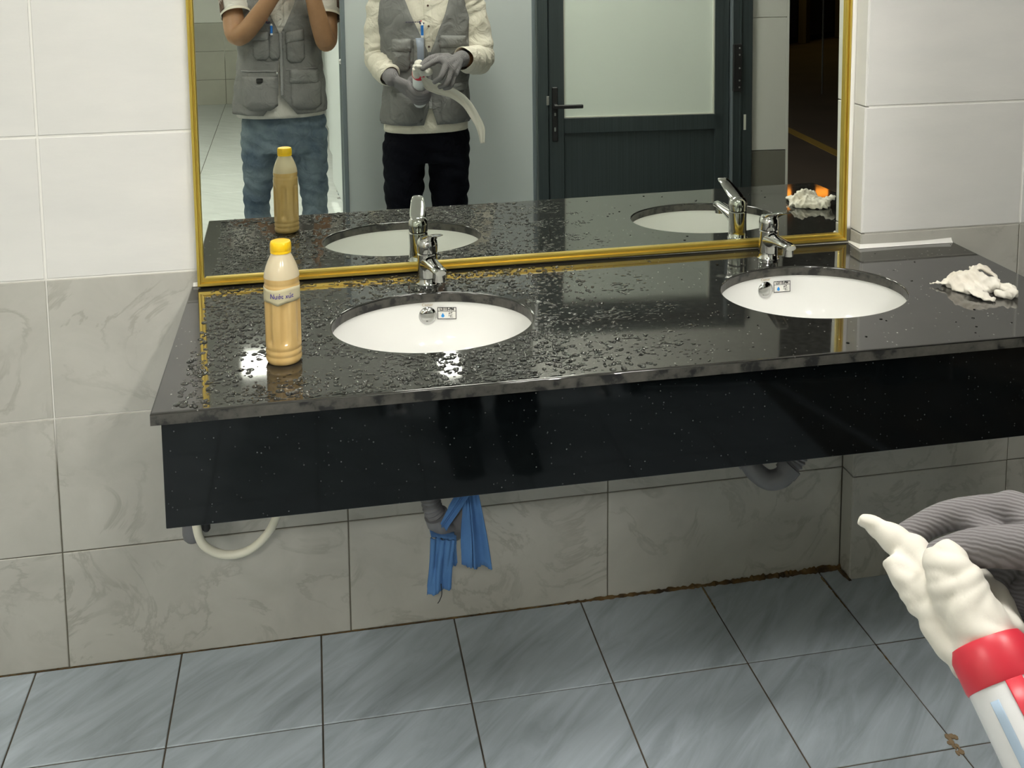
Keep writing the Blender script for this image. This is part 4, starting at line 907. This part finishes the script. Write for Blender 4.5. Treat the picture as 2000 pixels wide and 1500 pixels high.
def trousers(parent, m, waist, hips, legs, name='trousers'):
    q = MB(); q.tube(cr(waist, 6), [r for r in np.interp(np.linspace(0, 1, len(cr(waist, 6))), np.linspace(0, 1, len(hips)), hips)], 28, flat=0.66, up=(0, 1, 0))
    for pts, rad in legs: P = cr(pts, 10); q.tube(P, np.interp(np.linspace(0, 1, len(P)), np.linspace(0, 1, len(rad)), rad).tolist(), 24)
    o = fused(q, name, m, parent, 0.007, 5)
    co = np.empty(len(o.data.vertices) * 3); o.data.vertices.foreach_get('co', co); co = co.reshape(-1, 3)
    no = np.empty(len(o.data.vertices) * 3); o.data.vertex_normals.foreach_get('vector', no); no = no.reshape(-1, 3)
    x, y, z = co[:, 0], co[:, 1], co[:, 2]
    w = 0.0035 * np.sin(55 * z + 14 * x + 3 * np.sin(25 * y + 9 * z)) * np.sin(9 * z + 17 * x) + 0.002 * np.sin(120 * z + 40 * x + 30 * y)
    co += no * w[:, None]; o.data.vertices.foreach_set('co', co.ravel()); o.data.update(); return o

# ---- the man with the tube (his hands also reach into the picture)
p2 = thing('person', (1.05, -1.93, 0.0), 'person in cream shirt, grey vest and grey gloves wiping a sealant tube', 'person')
X2, Y2 = 1.052, -1.945
T2 = [(0.78, X2, Y2, 0.165, 0.115), (0.88, X2, Y2, 0.160, 0.115), (1.0, X2, Y2, 0.150, 0.110), (1.15, X2, Y2, 0.160, 0.115), (1.28, X2, Y2 - 0.005, 0.168, 0.115), (1.36, X2, Y2 - 0.01, 0.160, 0.10), (1.41, X2, Y2 - 0.015, 0.125, 0.085), (1.445, X2, Y2 - 0.02, 0.075, 0.068), (1.47, X2, Y2 - 0.02, 0.06, 0.06)]
A2 = A = Vector((0.991, -1.660, 1.085)); AX = Vector((0.10, -0.76, -0.64)).normalized()      # sealant tube: collar centre and axis towards its base
LS, LE, LW = (0.905, -1.970, 1.385), (0.866, -1.958, 1.132), (0.900, -1.785, 1.055)
RS, RE, RW = (1.220, -1.945, 1.385), (1.268, -1.90, 1.125), (1.150, -1.690, 1.130)
R_F = [[(1.057, -1.582, 1.143), (1.021, -1.560, 1.130), (0.990, -1.552, 1.113)], [(1.080, -1.562, 1.127), (1.055, -1.535, 1.083), (1.036, -1.567, 1.062)],
       [(1.098, -1.560, 1.106), (1.076, -1.540, 1.058), (1.056, -1.575, 1.042)], [(1.110, -1.566, 1.086), (1.093, -1.553, 1.046), (1.075, -1.582, 1.034)]]
R_T = [(1.098, -1.645, 1.142), (1.050, -1.632, 1.144), (1.014, -1.608, 1.134), (0.994, -1.590, 1.119)]
R_WEB = [[(1.056, -1.590, 1.142), (1.060, -1.612, 1.141), (1.060, -1.630, 1.142)], [(1.030, -1.570, 1.132), (1.036, -1.594, 1.128), (1.036, -1.618, 1.136)], [(1.085, -1.575, 1.138), (1.085, -1.612, 1.142), (1.085, -1.640, 1.142)]]
gp_ = A + AX * 0.115                                   # where the left hand grips the tube
sx_ = AX.cross(Vector((0, 0, 1))).normalized(); sz_ = sx_.cross(AX).normalized()
def grip(u, w, d): return gp_ + sx_ * u + sz_ * w + AX * d
kn_ = [(-0.042, 0.006, -0.030), (-0.045, 0.004, -0.010), (-0.044, 0.002, 0.010), (-0.040, 0.0, 0.028)]
sg = 1 if (gp_ + sx_ * 0.04).x > gp_.x else -1
L_F = []
for u, w, d in kn_: L_F.append([tuple(grip(sg * u, w, d)), tuple(grip(sg * (u + 0.030), w - 0.040 if True else w, d)), tuple(grip(sg * 0.026, -0.034, d - 0.002)), tuple(grip(sg * 0.038, -0.008, d - 0.004))])
L_T = [tuple(grip(sg * -0.040, 0.014, -0.004)), tuple(grip(sg * -0.026, 0.034, -0.024)), tuple(grip(sg * 0.004, 0.040, -0.038))]
b2 = MB()
for z0, z1 in ((0.8, 1.42),):
    f = rings_fn(T2); rows = []
    for z in np.linspace(z0, z1, 16):
        xc, yc, rx, ry = f(z); rows.append([(xc + (rx - 0.022) * math.cos(q), yc + (ry - 0.018) * math.sin(q), z) for q in np.linspace(0, 2 * math.pi, 28, endpoint=False)])
    b2.grid(rows, True); b2.add(rows[0], [list(range(28))]); b2.add(rows[-1], [list(range(28))])
b2.tube([(X2, Y2 - 0.02, 1.38), (X2, Y2 + 0.0, 1.52)], [0.058, 0.052], 16)
W2, RH2 = head(b2, (X2 - 0.005, Y2 + 0.025, 1.585), 0.05, -0.35)
limb(b2, [LS, LE, LW], [0.046, 0.042, 0.038, 0.034, 0.025]); limb(b2, [RS, RE, RW], [0.046, 0.042, 0.038, 0.034, 0.025])
hand(b2, RW, R_F, R_T, -0.003); hand(b2, LW, L_F, L_T, -0.003)
b2.tube([(X2, Y2, 0.92), (X2, Y2, 0.80)], 0.10, 20)
AN2 = [(0.965, -1.955, 0.085), (1.135, -1.945, 0.085)]
for (hx, an) in ((-0.082, AN2[0]), (0.082, AN2[1])): limb(b2, [(X2 + hx, Y2, 0.86), (X2 + hx * 1.05, Y2 + 0.01, 0.47), an], [0.072, 0.055, 0.044, 0.042, 0.034]); foot(b2, an)
fused(b2, 'body', M['skin'], p2, 0.0048, 4); face_bits(W2, RH2, p2)
trousers(p2, M['navy'], [(X2 + 0.004, Y2, 0.90), (X2 + 0.004, Y2, 0.80), (X2, Y2, 0.70)], [0.158, 0.170, 0.160],
         [([(X2 - 0.090, Y2, 0.78), (X2 - 0.098, Y2 + 0.01, 0.50), (X2 - 0.092, Y2, 0.26), (0.962, Y2 - 0.005, 0.07)], [0.090, 0.074, 0.070, 0.068]), ([(X2 + 0.088, Y2, 0.78), (X2 + 0.088, Y2 + 0.01, 0.50), (X2 + 0.086, Y2, 0.26), (1.137, Y2 + 0.005, 0.07)], [0.090, 0.074, 0.070, 0.068])])
shoes(p2, AN2)
ST2 = tors(T2, 0.004, wr=0.002); VT2 = tors(T2, 0.016, wr=0.004, ph=1.3)
sh2 = shell(ST2, 0.828, 1.445, 'shirt', M['shirt'], p2)
sleeve([(0.970, -1.960, 1.410), (0.915, -1.968, 1.395), (0.884, -1.972, 1.30), LE, (0.880, -1.88, 1.085), (0.897, -1.805, 1.060)], [0.050, 0.062, 0.058, 0.052, 0.048, 0.040], 'sleeve', M['shirt'], sh2)
sleeve([(1.140, -1.948, 1.410), (1.20, -1.945, 1.395), (1.240, -1.945, 1.30), RE, (1.222, -1.80, 1.115), (1.168, -1.715, 1.128)], [0.052, 0.068, 0.063, 0.057, 0.053, 0.043], 'sleeve', M['shirt'], sh2)
MB().tube(cr([(X2 - 0.05, Y2 + 0.03, 1.45), (X2 - 0.055, Y2 - 0.05, 1.465), (X2, Y2 - 0.085, 1.475), (X2 + 0.055, Y2 - 0.05, 1.465), (X2 + 0.05, Y2 + 0.03, 1.45)], 6), 0.018, 12, flat=0.4, up=(0, 0, 1)).build('collar', M['shirt'], sh2)
pk2 = patch(ST2, X2 - 0.016, X2 + 0.016, 1.12, 1.42, 0.003, 'placket', M['shirt'], sh2, 0.002)
for z in (1.17, 1.25, 1.33): MB().ball(front_pt(ST2, X2 + 0.001, z, 0.007), (0.0045, 0.002, 0.0045), 8).build('button', M['stripe'], pk2)
def gap2(z):
    if z > 1.15: return 0.03 + (z - 1.15) / 0.27 * 0.62
    if z < 0.93: return 0.03 + (0.93 - z) / 0.085 * 0.15
    return 0.03
v2 = vest_sheet(VT2, 0.862, 1.435, gap2, 'vest', M['vest'], p2)
def vest_bits(S, xc, v_, z0, hem, flaps, lower, zp, light=True):
    zt, zb = zp; mb = MB(); mb.tube([front_pt(S, xc, z, 0.008) for z in np.linspace(zb, zt, 14)], 0.006, 8, flat=0.5, up=(0, 1, 0)); mb.build('zip', M['vest_light'], v_)
    for (x0, x1, a, b, tl) in flaps: patch(S, xc + x0, xc + x1, a, b, 0.016, 'pocket_flap', M['vest_flap'], v_, 0.005, tl, corner=-0.0)
    for (x0, x1, a, b, tl) in lower: patch(S, xc + x0, xc + x1, a, b, 0.012, 'pocket', M['vest'], v_, 0.006, tl, corner=0.02)
vest_bits(VT2, X2, v2, 0.84, 0.86, [(-0.140, -0.072, 1.155, 1.200, 0.0), (0.040, 0.150, 1.165, 1.208, -0.006), (0.045, 0.165, 0.985, 1.020, 0.012)],
          [(-0.138, -0.076, 1.075, 1.16, 0.0), (0.045, 0.146, 1.07, 1.17, 0.0), (-0.06, -0.020, 1.06, 1.20, 0.0), (-0.150, -0.03, 0.87, 0.99, 0.0), (0.045, 0.165, 0.868, 0.99, 0.012)], (1.15, 0.93))
def vest_logo(S, xc, z, v_, word=True):
    q = MB()
    if word:
        x = xc - 0.055
        for w_ in (0.006, 0.004, 0.007, 0.005, 0.003, 0.007, 0.008, 0.006):
            a = front_pt(S, x, z, 0.0075); b = front_pt(S, x + w_, z, 0.0075); q.tube([a, b], 0.0016, 6); x += w_ + 0.0018
    q.tube(cr([front_pt(S, xc + d, z + e, 0.0075) for d, e in ((-0.002, 0.004), (0.001, -0.006), (0.010, -0.008), (0.016, -0.003))], 5), [0.001] + [0.003] * 14 + [0.001], 6)
    o = q.build('logo_print', mat('dark_logo_print', (0.05, 0.04, 0.10), 0.8), v_); MB().ball(front_pt(S, xc + 0.004, z + 0.004, 0.0075), (0.003, 0.0015, 0.003), 8).build('logo_dot', M['red'], v_); return o
vest_logo(VT2, X2 - 0.034, 1.268, v2)
def pen(S, x, zt, zb, label):
    q = thing('ballpoint_pen', tuple(front_pt(S, x, zb, 0.018)), label, 'pen', 'pens in vest pockets'); a, b = front_pt(S, x, zt, 0.020), front_pt(S, x, zb, 0.020)
    MB().tube([a, b], 0.0055, 12).build('barrel', M['pen_blue'], q); MB().tube([a + Vector((0, 0, 0.006)), a, a - Vector((0, 0, 0.002))], [0.003, 0.0056, 0.0056], 12).build('cap_end', M['tube_white'], q)
    MB().tube([b + Vector((0, 0.003, 0.005)), b + Vector((0, 0.003, -0.003))], 0.0058, 12).build('clip_end', M['tube_white'], q)
pen(VT2, X2 - 0.028, 1.258, 1.212, "blue pen in the gloved person's vest pocket")
ph_ = MB(); patch(VT2, X2 - 0.052, X2 - 0.022, 1.085, 1.205, 0.0195, 'clear_pocket', mat('clear_pocket_film', (0.30, 0.34, 0.42), 0.25), v2, 0.003)
# gloves
for (wr0, F_, T_, el, nm) in ((RW, R_F, R_T, RE, 'R'), (LW, L_F, L_T, LE, 'L')):
    q = MB(); hand(q, wr0, F_, T_, 0.002, 0.032); d_ = (Vector(el) - Vector(wr0)).normalized(); q.tube([Vector(wr0), Vector(wr0) + d_ * 0.03], [0.030, 0.033], 16); q.ball(wr0, 0.031, 14)
    if nm == 'R':
        for w_ in R_WEB: q.tube(cr(w_, 5), 0.0105, 12)
    fused(q, 'glove', M['glove'], p2, 0.0028, 4)
MB().lathe([(0.031, -0.004), (0.0335, -0.003), (0.0335, 0.003), (0.031, 0.004)], Vector(LW) + (Vector(LE) - Vector(LW)).normalized() * 0.034, 24, R=Vector((0, 0, 1)).rotation_difference((Vector(LE) - Vector(LW)).normalized()).to_matrix()).build('bracelet', mat('brown_bracelet', (0.25, 0.12, 0.06), 0.5), p2)
# sealant tube, its nozzle wrapped in a wipe
QM = Vector((0, 0, -1)).rotation_difference(AX).to_matrix()
tb = thing('sealant_tube', tuple(A + AX * 0.2), 'white sealant tube with red collar held in the gloved hands', 'tube')
MB().lathe([(0.0, -0.205), (0.0255, -0.205), (0.0255, -0.008), (0.0235, 0.002), (0.0, 0.003)], A, 40, R=QM).build('barrel', M['tube_white'], tb)
MB().lathe([(0.0262, -0.012), (0.0268, -0.010), (0.0268, 0.008), (0.024, 0.014), (0.012, 0.017), (0.0, 0.017)], A, 40, R=QM).build('collar', M['red'], tb)
MB().lathe([(0.0105, 0.016), (0.0095, 0.03), (0.0080, 0.052), (0.0060, 0.066), (0.0, 0.067)], A, 20, R=QM).build('nozzle', M['tube_white'], tb)
def band(a0, a1, z0, z1, nm, mm):
    q = MB(); rows = [[QM @ Vector((0.0258 * math.cos(a), 0.0258 * math.sin(a), z0 + (z1 - z0) * i / 6)) + A for a in np.linspace(a0(i / 6), a1(i / 6), 14)] for i in range(7)]; q.grid(rows); o = q.build(nm, mm, tb); mod(o, 'SOLIDIFY', thickness=0.0004, offset=1); return o
# red stripe on the side that the camera sees
best = max(range(72), key=lambda k: (QM @ Vector((math.cos(k * math.pi / 36), math.sin(k * math.pi / 36), 0))).dot((CAM - A).normalized()))
a_cam = best * math.pi / 36
s_dir = 1 if (QM @ Vector((math.cos(a_cam + 0.6), math.sin(a_cam + 0.6), 0))).dot(rgt) > 0 else -1
band(lambda t: a_cam + s_dir * (0.05 + 0.15 * t), lambda t: a_cam + s_dir * (0.50 + 0.15 * t), -0.012, -0.15, 'red_stripe', M['red'])
band(lambda t: a_cam + s_dir * (-0.55), lambda t: a_cam + s_dir * (-0.30), -0.020, -0.075, 'print_patch', mat('pale_blue_print', (0.45, 0.58, 0.74), 0.4))
wp_ = MB()
def ribbon(mb, pts, wid, n=8, fold=0.0):
    """a soft folded strip: pts are (x,y,z,width dir x,y,z)"""
    P = cr(pts, n); W_ = np.interp(np.linspace(0, 1, len(P)), np.linspace(0, 1, len(wid)), wid); rows = []
    for i, p in enumerate(P):
        c = Vector(p[:3]); d = Vector(p[3:]).normalized(); t_ = (Vector(P[min(i + 1, len(P) - 1)][:3]) - Vector(P[max(i - 1, 0)][:3])).normalized(); nn = d.cross(t_).normalized()
        rows.append([c + d * (W_[i] * s) + nn * (fold * math.sin(5 * s + i * 0.15) + 0.25 * W_[i] * s * s) for s in np.linspace(-1, 1, 13)])
    mb.grid(rows)
rv = tuple(rgt); uv = tuple(upv)
wdir = tuple(rgt * 0.75 + upv * 0.65)
wp_.tube([A - AX * 0.012, A - AX * 0.03, A - AX * 0.05, A - AX * 0.066, A - AX * 0.078], [0.0215, 0.0205, 0.0195, 0.0165, 0.009], 16)
wp_.tube(cr([(0.962, -1.575, 1.113), (0.970, -1.595, 1.101), (0.976, -1.625, 1.088), (0.980, -1.650, 1.079)], 8), np.interp(np.linspace(0, 1, 25), [0, 0.3, 0.7, 1], [0.008, 0.0125, 0.0135, 0.0145]).tolist(), 14)
wp_.tube(cr([(0.956, -1.543, 1.124), (0.967, -1.556, 1.1205), (0.979, -1.572, 1.115), (0.990, -1.595, 1.106), (0.996, -1.62, 1.098), (0.995, -1.645, 1.092)], 8), np.interp(np.linspace(0, 1, 41), [0, 0.2, 0.45, 0.7, 1], [0.005, 0.0085, 0.0125, 0.015, 0.019]).tolist(), 14)
wp_.tube(cr([(1.012, -1.585, 1.103), (1.022, -1.600, 1.097), (1.018, -1.625, 1.092), (1.005, -1.645, 1.090)], 8), np.interp(np.linspace(0, 1, 25), [0, 0.4, 1], [0.009, 0.013, 0.016]).tolist(), 14)
wo = fused(wp_, 'wipe_wad', M['tissue'], None, 0.0024, 4)
co = np.empty(len(wo.data.vertices) * 3); wo.data.vertices.foreach_get('co', co); co = co.reshape(-1, 3)
no = np.empty(len(co) * 3); wo.data.vertex_normals.foreach_get('vector', no); no = no.reshape(-1, 3)
axn = np.array(AX); sl_ = co @ axn; px_ = co @ np.array(rgt); pu_ = co @ np.array(upv)
cr1 = np.abs(np.sin(95 * px_ + 60 * pu_ + 1.5 * np.sin(120 * sl_))); cr2 = np.abs(np.sin(70 * px_ - 130 * pu_ + 2 * np.sin(90 * sl_ + 1)))
co += no * (0.0022 * (cr1 - 0.5) + 0.0016 * (cr2 - 0.5))[:, None]; wo.data.vertices.foreach_set('co', co.ravel()); wo.data.update()
wo.name = 'wrapped_wipe'; tag(wo, 'white wipe wrapped round the nozzle of the red collared tube', 'wipe')
ts = MB(); sd = (0.2, 0.1, 1.0)
ribbon(ts, [(0.990, -1.625, 1.092, *sd), (1.012, -1.655, 1.050, *sd), (1.060, -1.665, 1.026, *sd), (1.115, -1.67, 1.006, *sd), (1.168, -1.675, 0.965, 0.6, 0.1, 0.8), (1.206, -1.675, 0.905, 0.9, 0.1, 0.4), (1.226, -1.675, 0.86, 1, 0.1, 0.2), (1.232, -1.675, 0.805, 1, 0.1, 0.1)], [0.010, 0.021, 0.0225, 0.021, 0.018, 0.017, 0.016, 0.008], 8, 0.002)
so_ = ts.build('tissue_strip', M['tissue'], None, angle=None, loc=(1.1, -1.66, 1.0)); mod(so_, 'SOLIDIFY', thickness=0.0016)
tag(so_, "long white tissue strip hanging from the gloved person's hands", 'tissue')

# ---- the man taking the photograph, seen in the mirror
X1, Y1 = 0.488, -2.545
p1 = thing('person', (X1, Y1, 0.0), 'person in grey vest and faded jeans holding up a phone', 'person')
T1 = [(0.80, X1, Y1, 0.190, 0.130), (0.84, X1 - 0.01, Y1, 0.186, 0.130), (0.95, X1 - 0.01, Y1, 0.176, 0.126), (1.08, X1 - 0.008, Y1, 0.160, 0.118), (1.22, X1, Y1, 0.165, 0.116), (1.32, X1, Y1 - 0.005, 0.172, 0.108), (1.385, X1, Y1 - 0.015, 0.150, 0.092), (1.43, X1, Y1 - 0.02, 0.09, 0.075), (1.46, X1, Y1 - 0.02, 0.062, 0.062)]
ls, le, lw = (0.292, Y1, 1.385), (0.315, -2.405, 1.190), (0.505, -2.300, 1.420)
rs_, re_, rw = (0.690, Y1, 1.385), (0.682, -2.395, 1.155), (0.612, -2.300, 1.420)
def cp(x, y, z): return tuple(CAM + rgt * x + fwd * y + upv * z)     # the phone's own frame (lens at the camera's place)
PHX = 0.020                                                            # phone centre, off the lens
lf = [[cp(PHX - 0.052, -0.022, -0.055 - 0.019 * k), cp(PHX - 0.058, -0.006, -0.052 - 0.019 * k), cp(PHX - 0.040, -0.0015, -0.050 - 0.019 * k), cp(PHX - 0.026, -0.0015, -0.050 - 0.019 * k)] for k in range(4)]
rf_ = [[cp(PHX + 0.052, -0.022, -0.055 - 0.019 * k), cp(PHX + 0.058, -0.006, -0.052 - 0.019 * k), cp(PHX + 0.040, -0.0015, -0.050 - 0.019 * k), cp(PHX + 0.026, -0.0015, -0.050 - 0.019 * k)] for k in range(4)]
ltm = [cp(PHX - 0.045, -0.045, -0.125), cp(PHX - 0.040, -0.036, -0.095), cp(PHX - 0.018, -0.032, -0.072)]; rtm = [cp(PHX + 0.045, -0.045, -0.125), cp(PHX + 0.040, -0.036, -0.095), cp(PHX + 0.018, -0.032, -0.072)]
b1 = MB(); f = rings_fn(T1); rows = []
for z in np.linspace(0.82, 1.41, 16):
    xc, yc, rx, ry = f(z); rows.append([(xc + (rx - 0.022) * math.cos(q), yc + (ry - 0.018) * math.sin(q), z) for q in np.linspace(0, 2 * math.pi, 28, endpoint=False)])
b1.grid(rows, True); b1.add(rows[0], [list(range(28))]); b1.add(rows[-1], [list(range(28))])
b1.tube([(X1, Y1 - 0.02, 1.37), (X1 + 0.005, Y1 + 0.0, 1.51)], [0.058, 0.053], 16)
W1, RH1 = head(b1, (X1 + 0.02, Y1 + 0.02, 1.578), -0.1, -0.08)
limb(b1, [ls, le, lw], [0.050, 0.048, 0.044, 0.040, 0.0285]); limb(b1, [rs_, re_, rw], [0.050, 0.048, 0.044, 0.040, 0.0285])
hand(b1, lw, lf, ltm); hand(b1, rw, rf_, rtm)
AN1 = [(0.375, Y1, 0.085), (0.605, Y1 + 0.01, 0.085)]
for (hx, an) in ((-0.09, AN1[0]), (0.09, AN1[1])): limb(b1, [(X1 + hx, Y1, 0.84), (X1 + hx * 1.42, Y1 + 0.004, 0.44), an], [0.070, 0.050, 0.040, 0.040, 0.034]); foot(b1, an)
fused(b1, 'body', M['skin'], p1, 0.0048, 4); face_bits(W1, RH1, p1)
jn = trousers(p1, M['jeans'], [(X1 + 0.004, Y1, 0.90), (X1 + 0.004, Y1, 0.78), (X1 + 0.002, Y1, 0.66)], [0.172, 0.186, 0.178],
         [([(X1 - 0.098, Y1, 0.74), (X1 - 0.114, Y1 + 0.01, 0.56), (X1 - 0.128, Y1, 0.42), (X1 - 0.122, Y1, 0.30), (0.374, Y1 - 0.005, 0.06)], [0.092, 0.068, 0.055, 0.060, 0.070]), ([(X1 + 0.102, Y1, 0.74), (X1 + 0.120, Y1 + 0.01, 0.56), (X1 + 0.130, Y1, 0.42), (X1 + 0.124, Y1, 0.30), (0.606, Y1 + 0.005, 0.06)], [0.094, 0.070, 0.057, 0.060, 0.070])], 'jeans')
shoes(p1, AN1)
ST1 = tors(T1, 0.004, wr=0.002); VT1 = tors(T1, 0.017, wr=0.005, ph=2.1)
sh1 = shell(ST1, 0.825, 1.44, 'polo_shirt', M['tee'], p1)
for s_, sx0, e_ in ((-1, ls, le), (1, rs_, re_)):
    a = Vector(sx0); e = Vector(e_); mid = a.lerp(e, 0.55)
    so1 = sleeve([tuple(a + Vector((-s_ * 0.075, 0, 0.028))), tuple(a + Vector((-s_ * 0.02, 0, 0.016))), tuple(a.lerp(e, 0.15)), tuple(mid)], [0.052, 0.064, 0.066, 0.063], 'sleeve', M['tee'], sh1, 0.003)
    dirv = (e - a).normalized(); side = Vector((s_, 0.25, 0)); side = (side - dirv * side.dot(dirv)).normalized(); fr_ = dirv.cross(side)
    for k in (-0.34, 0.0, 0.34):
        q = side * math.cos(k) + Vector((0, 1, 0)) * math.sin(k + 0.55); q = (q - dirv * q.dot(dirv)).normalized()
        MB().tube([a + dirv * t_ + q * 0.0685 for t_ in np.linspace(-0.01, 0.125, 6)], 0.0045, 8, flat=0.5, up=tuple(q)).build('sleeve_stripe', M['stripe'], so1)
    MB().tube([mid - dirv * 0.006, mid + dirv * 0.006], 0.0665, 28, caps=False).build('sleeve_cuff', M['shirt'], so1)
for s_ in (-1, 1):
    q = MB(); c0 = Vector((X1 + 0.004, Y1 + 0.10, 1.352))
    q.add([c0 + Vector((s_ * 0.008, 0.012, -0.004)), c0 + Vector((s_ * 0.060, 0.006, 0.004)), c0 + Vector((s_ * 0.072, -0.055, 0.062)), c0 + Vector((s_ * 0.030, -0.045, 0.072))], [(0, 1, 2, 3)])
    o = q.build('collar_flap', M['shirt'], sh1, smooth=False); mod(o, 'SOLIDIFY', thickness=0.004)
pk1 = patch(ST1, X1 - 0.014, X1 + 0.018, 1.22, 1.36, 0.003, 'placket', M['tee'], sh1, 0.002)
for z in (1.26, 1.30): MB().ball(front_pt(ST1, X1 + 0.002, z, 0.007), (0.004, 0.002, 0.004), 8).build('button', M['tee'], pk1)
def gap1(z):
    if z > 1.20: return 0.03 + (z - 1.20) / 0.22 * 0.55
    if z < 0.925: return 0.03 + (0.925 - z) / 0.085 * 0.33
    return 0.03
v1 = vest_sheet(VT1, 0.842, 1.425, gap1, 'vest', M['vest'], p1)
vest_bits(VT1, X1, v1, 0.84, 0.86, [(-0.118, -0.052, 1.170, 1.205, 0.0), (0.022, 0.098, 1.160, 1.205, 0.012), (0.035, 0.155, 0.975, 1.035, -0.012)],
          [(-0.115, -0.050, 1.085, 1.17, 0.0), (-0.045, -0.008, 1.085, 1.195, 0.0), (0.026, 0.098, 1.07, 1.165, 0.0), (-0.165, -0.02, 0.866, 1.01, 0.0), (0.04, 0.165, 0.862, 0.98, -0.01)], (1.20, 0.93))
for a, b, z in ((-0.17, -0.02, 1.035), (0.02, 0.15, 1.04)):
    MB().tube([front_pt(VT1, X1 + x_, z, 0.008) for x_ in np.linspace(a, b, 10)], 0.0025, 6).build('seam', M['vest_light'], v1)
patch(VT1, X1 - 0.108, X1 - 0.080, 0.985, 1.004, 0.020, 'black_tag', M['dark'], v1, 0.003)
MB().ball(front_pt(VT1, X1 - 0.018, 1.028, 0.014), (0.006, 0.004, 0.006), 10).build('zip_pull', M['chrome'], v1)
vest_logo(VT1, X1 - 0.058, 1.252, v1, False)
pen(VT1, X1 - 0.037, 1.235, 1.195, "blue pen in the vest pocket of the person in jeans")
for a, b, z0, z1 in ((-0.165, -0.075, 0.79, 0.755), ):
    pass
# phone held at the lens
phn = thing('smartphone', cp(PHX, -0.014, -0.06), 'white smartphone held up in both hands by the person in jeans', 'phone')
rp = Matrix((rgt, fwd, upv)).transposed()
MB().box(PHX - 0.037, PHX + 0.037, -0.0165, -0.0085, -0.140, 0.018, 0.002, R=rp, O=CAM).build('case', M['phone'], phn, smooth=False)
MB().box(PHX - 0.034, PHX + 0.034, -0.0172, -0.0164, -0.136, 0.014, 0.0, R=rp, O=CAM).build('screen', M['dark'], phn, smooth=False)
MB().box(-0.012, 0.014, -0.0088, -0.0070, -0.030, 0.012, 0.0006, R=rp, O=CAM).build('lens_bump', M['dark'], phn, smooth=False)
bpy.context.view_layer.update()
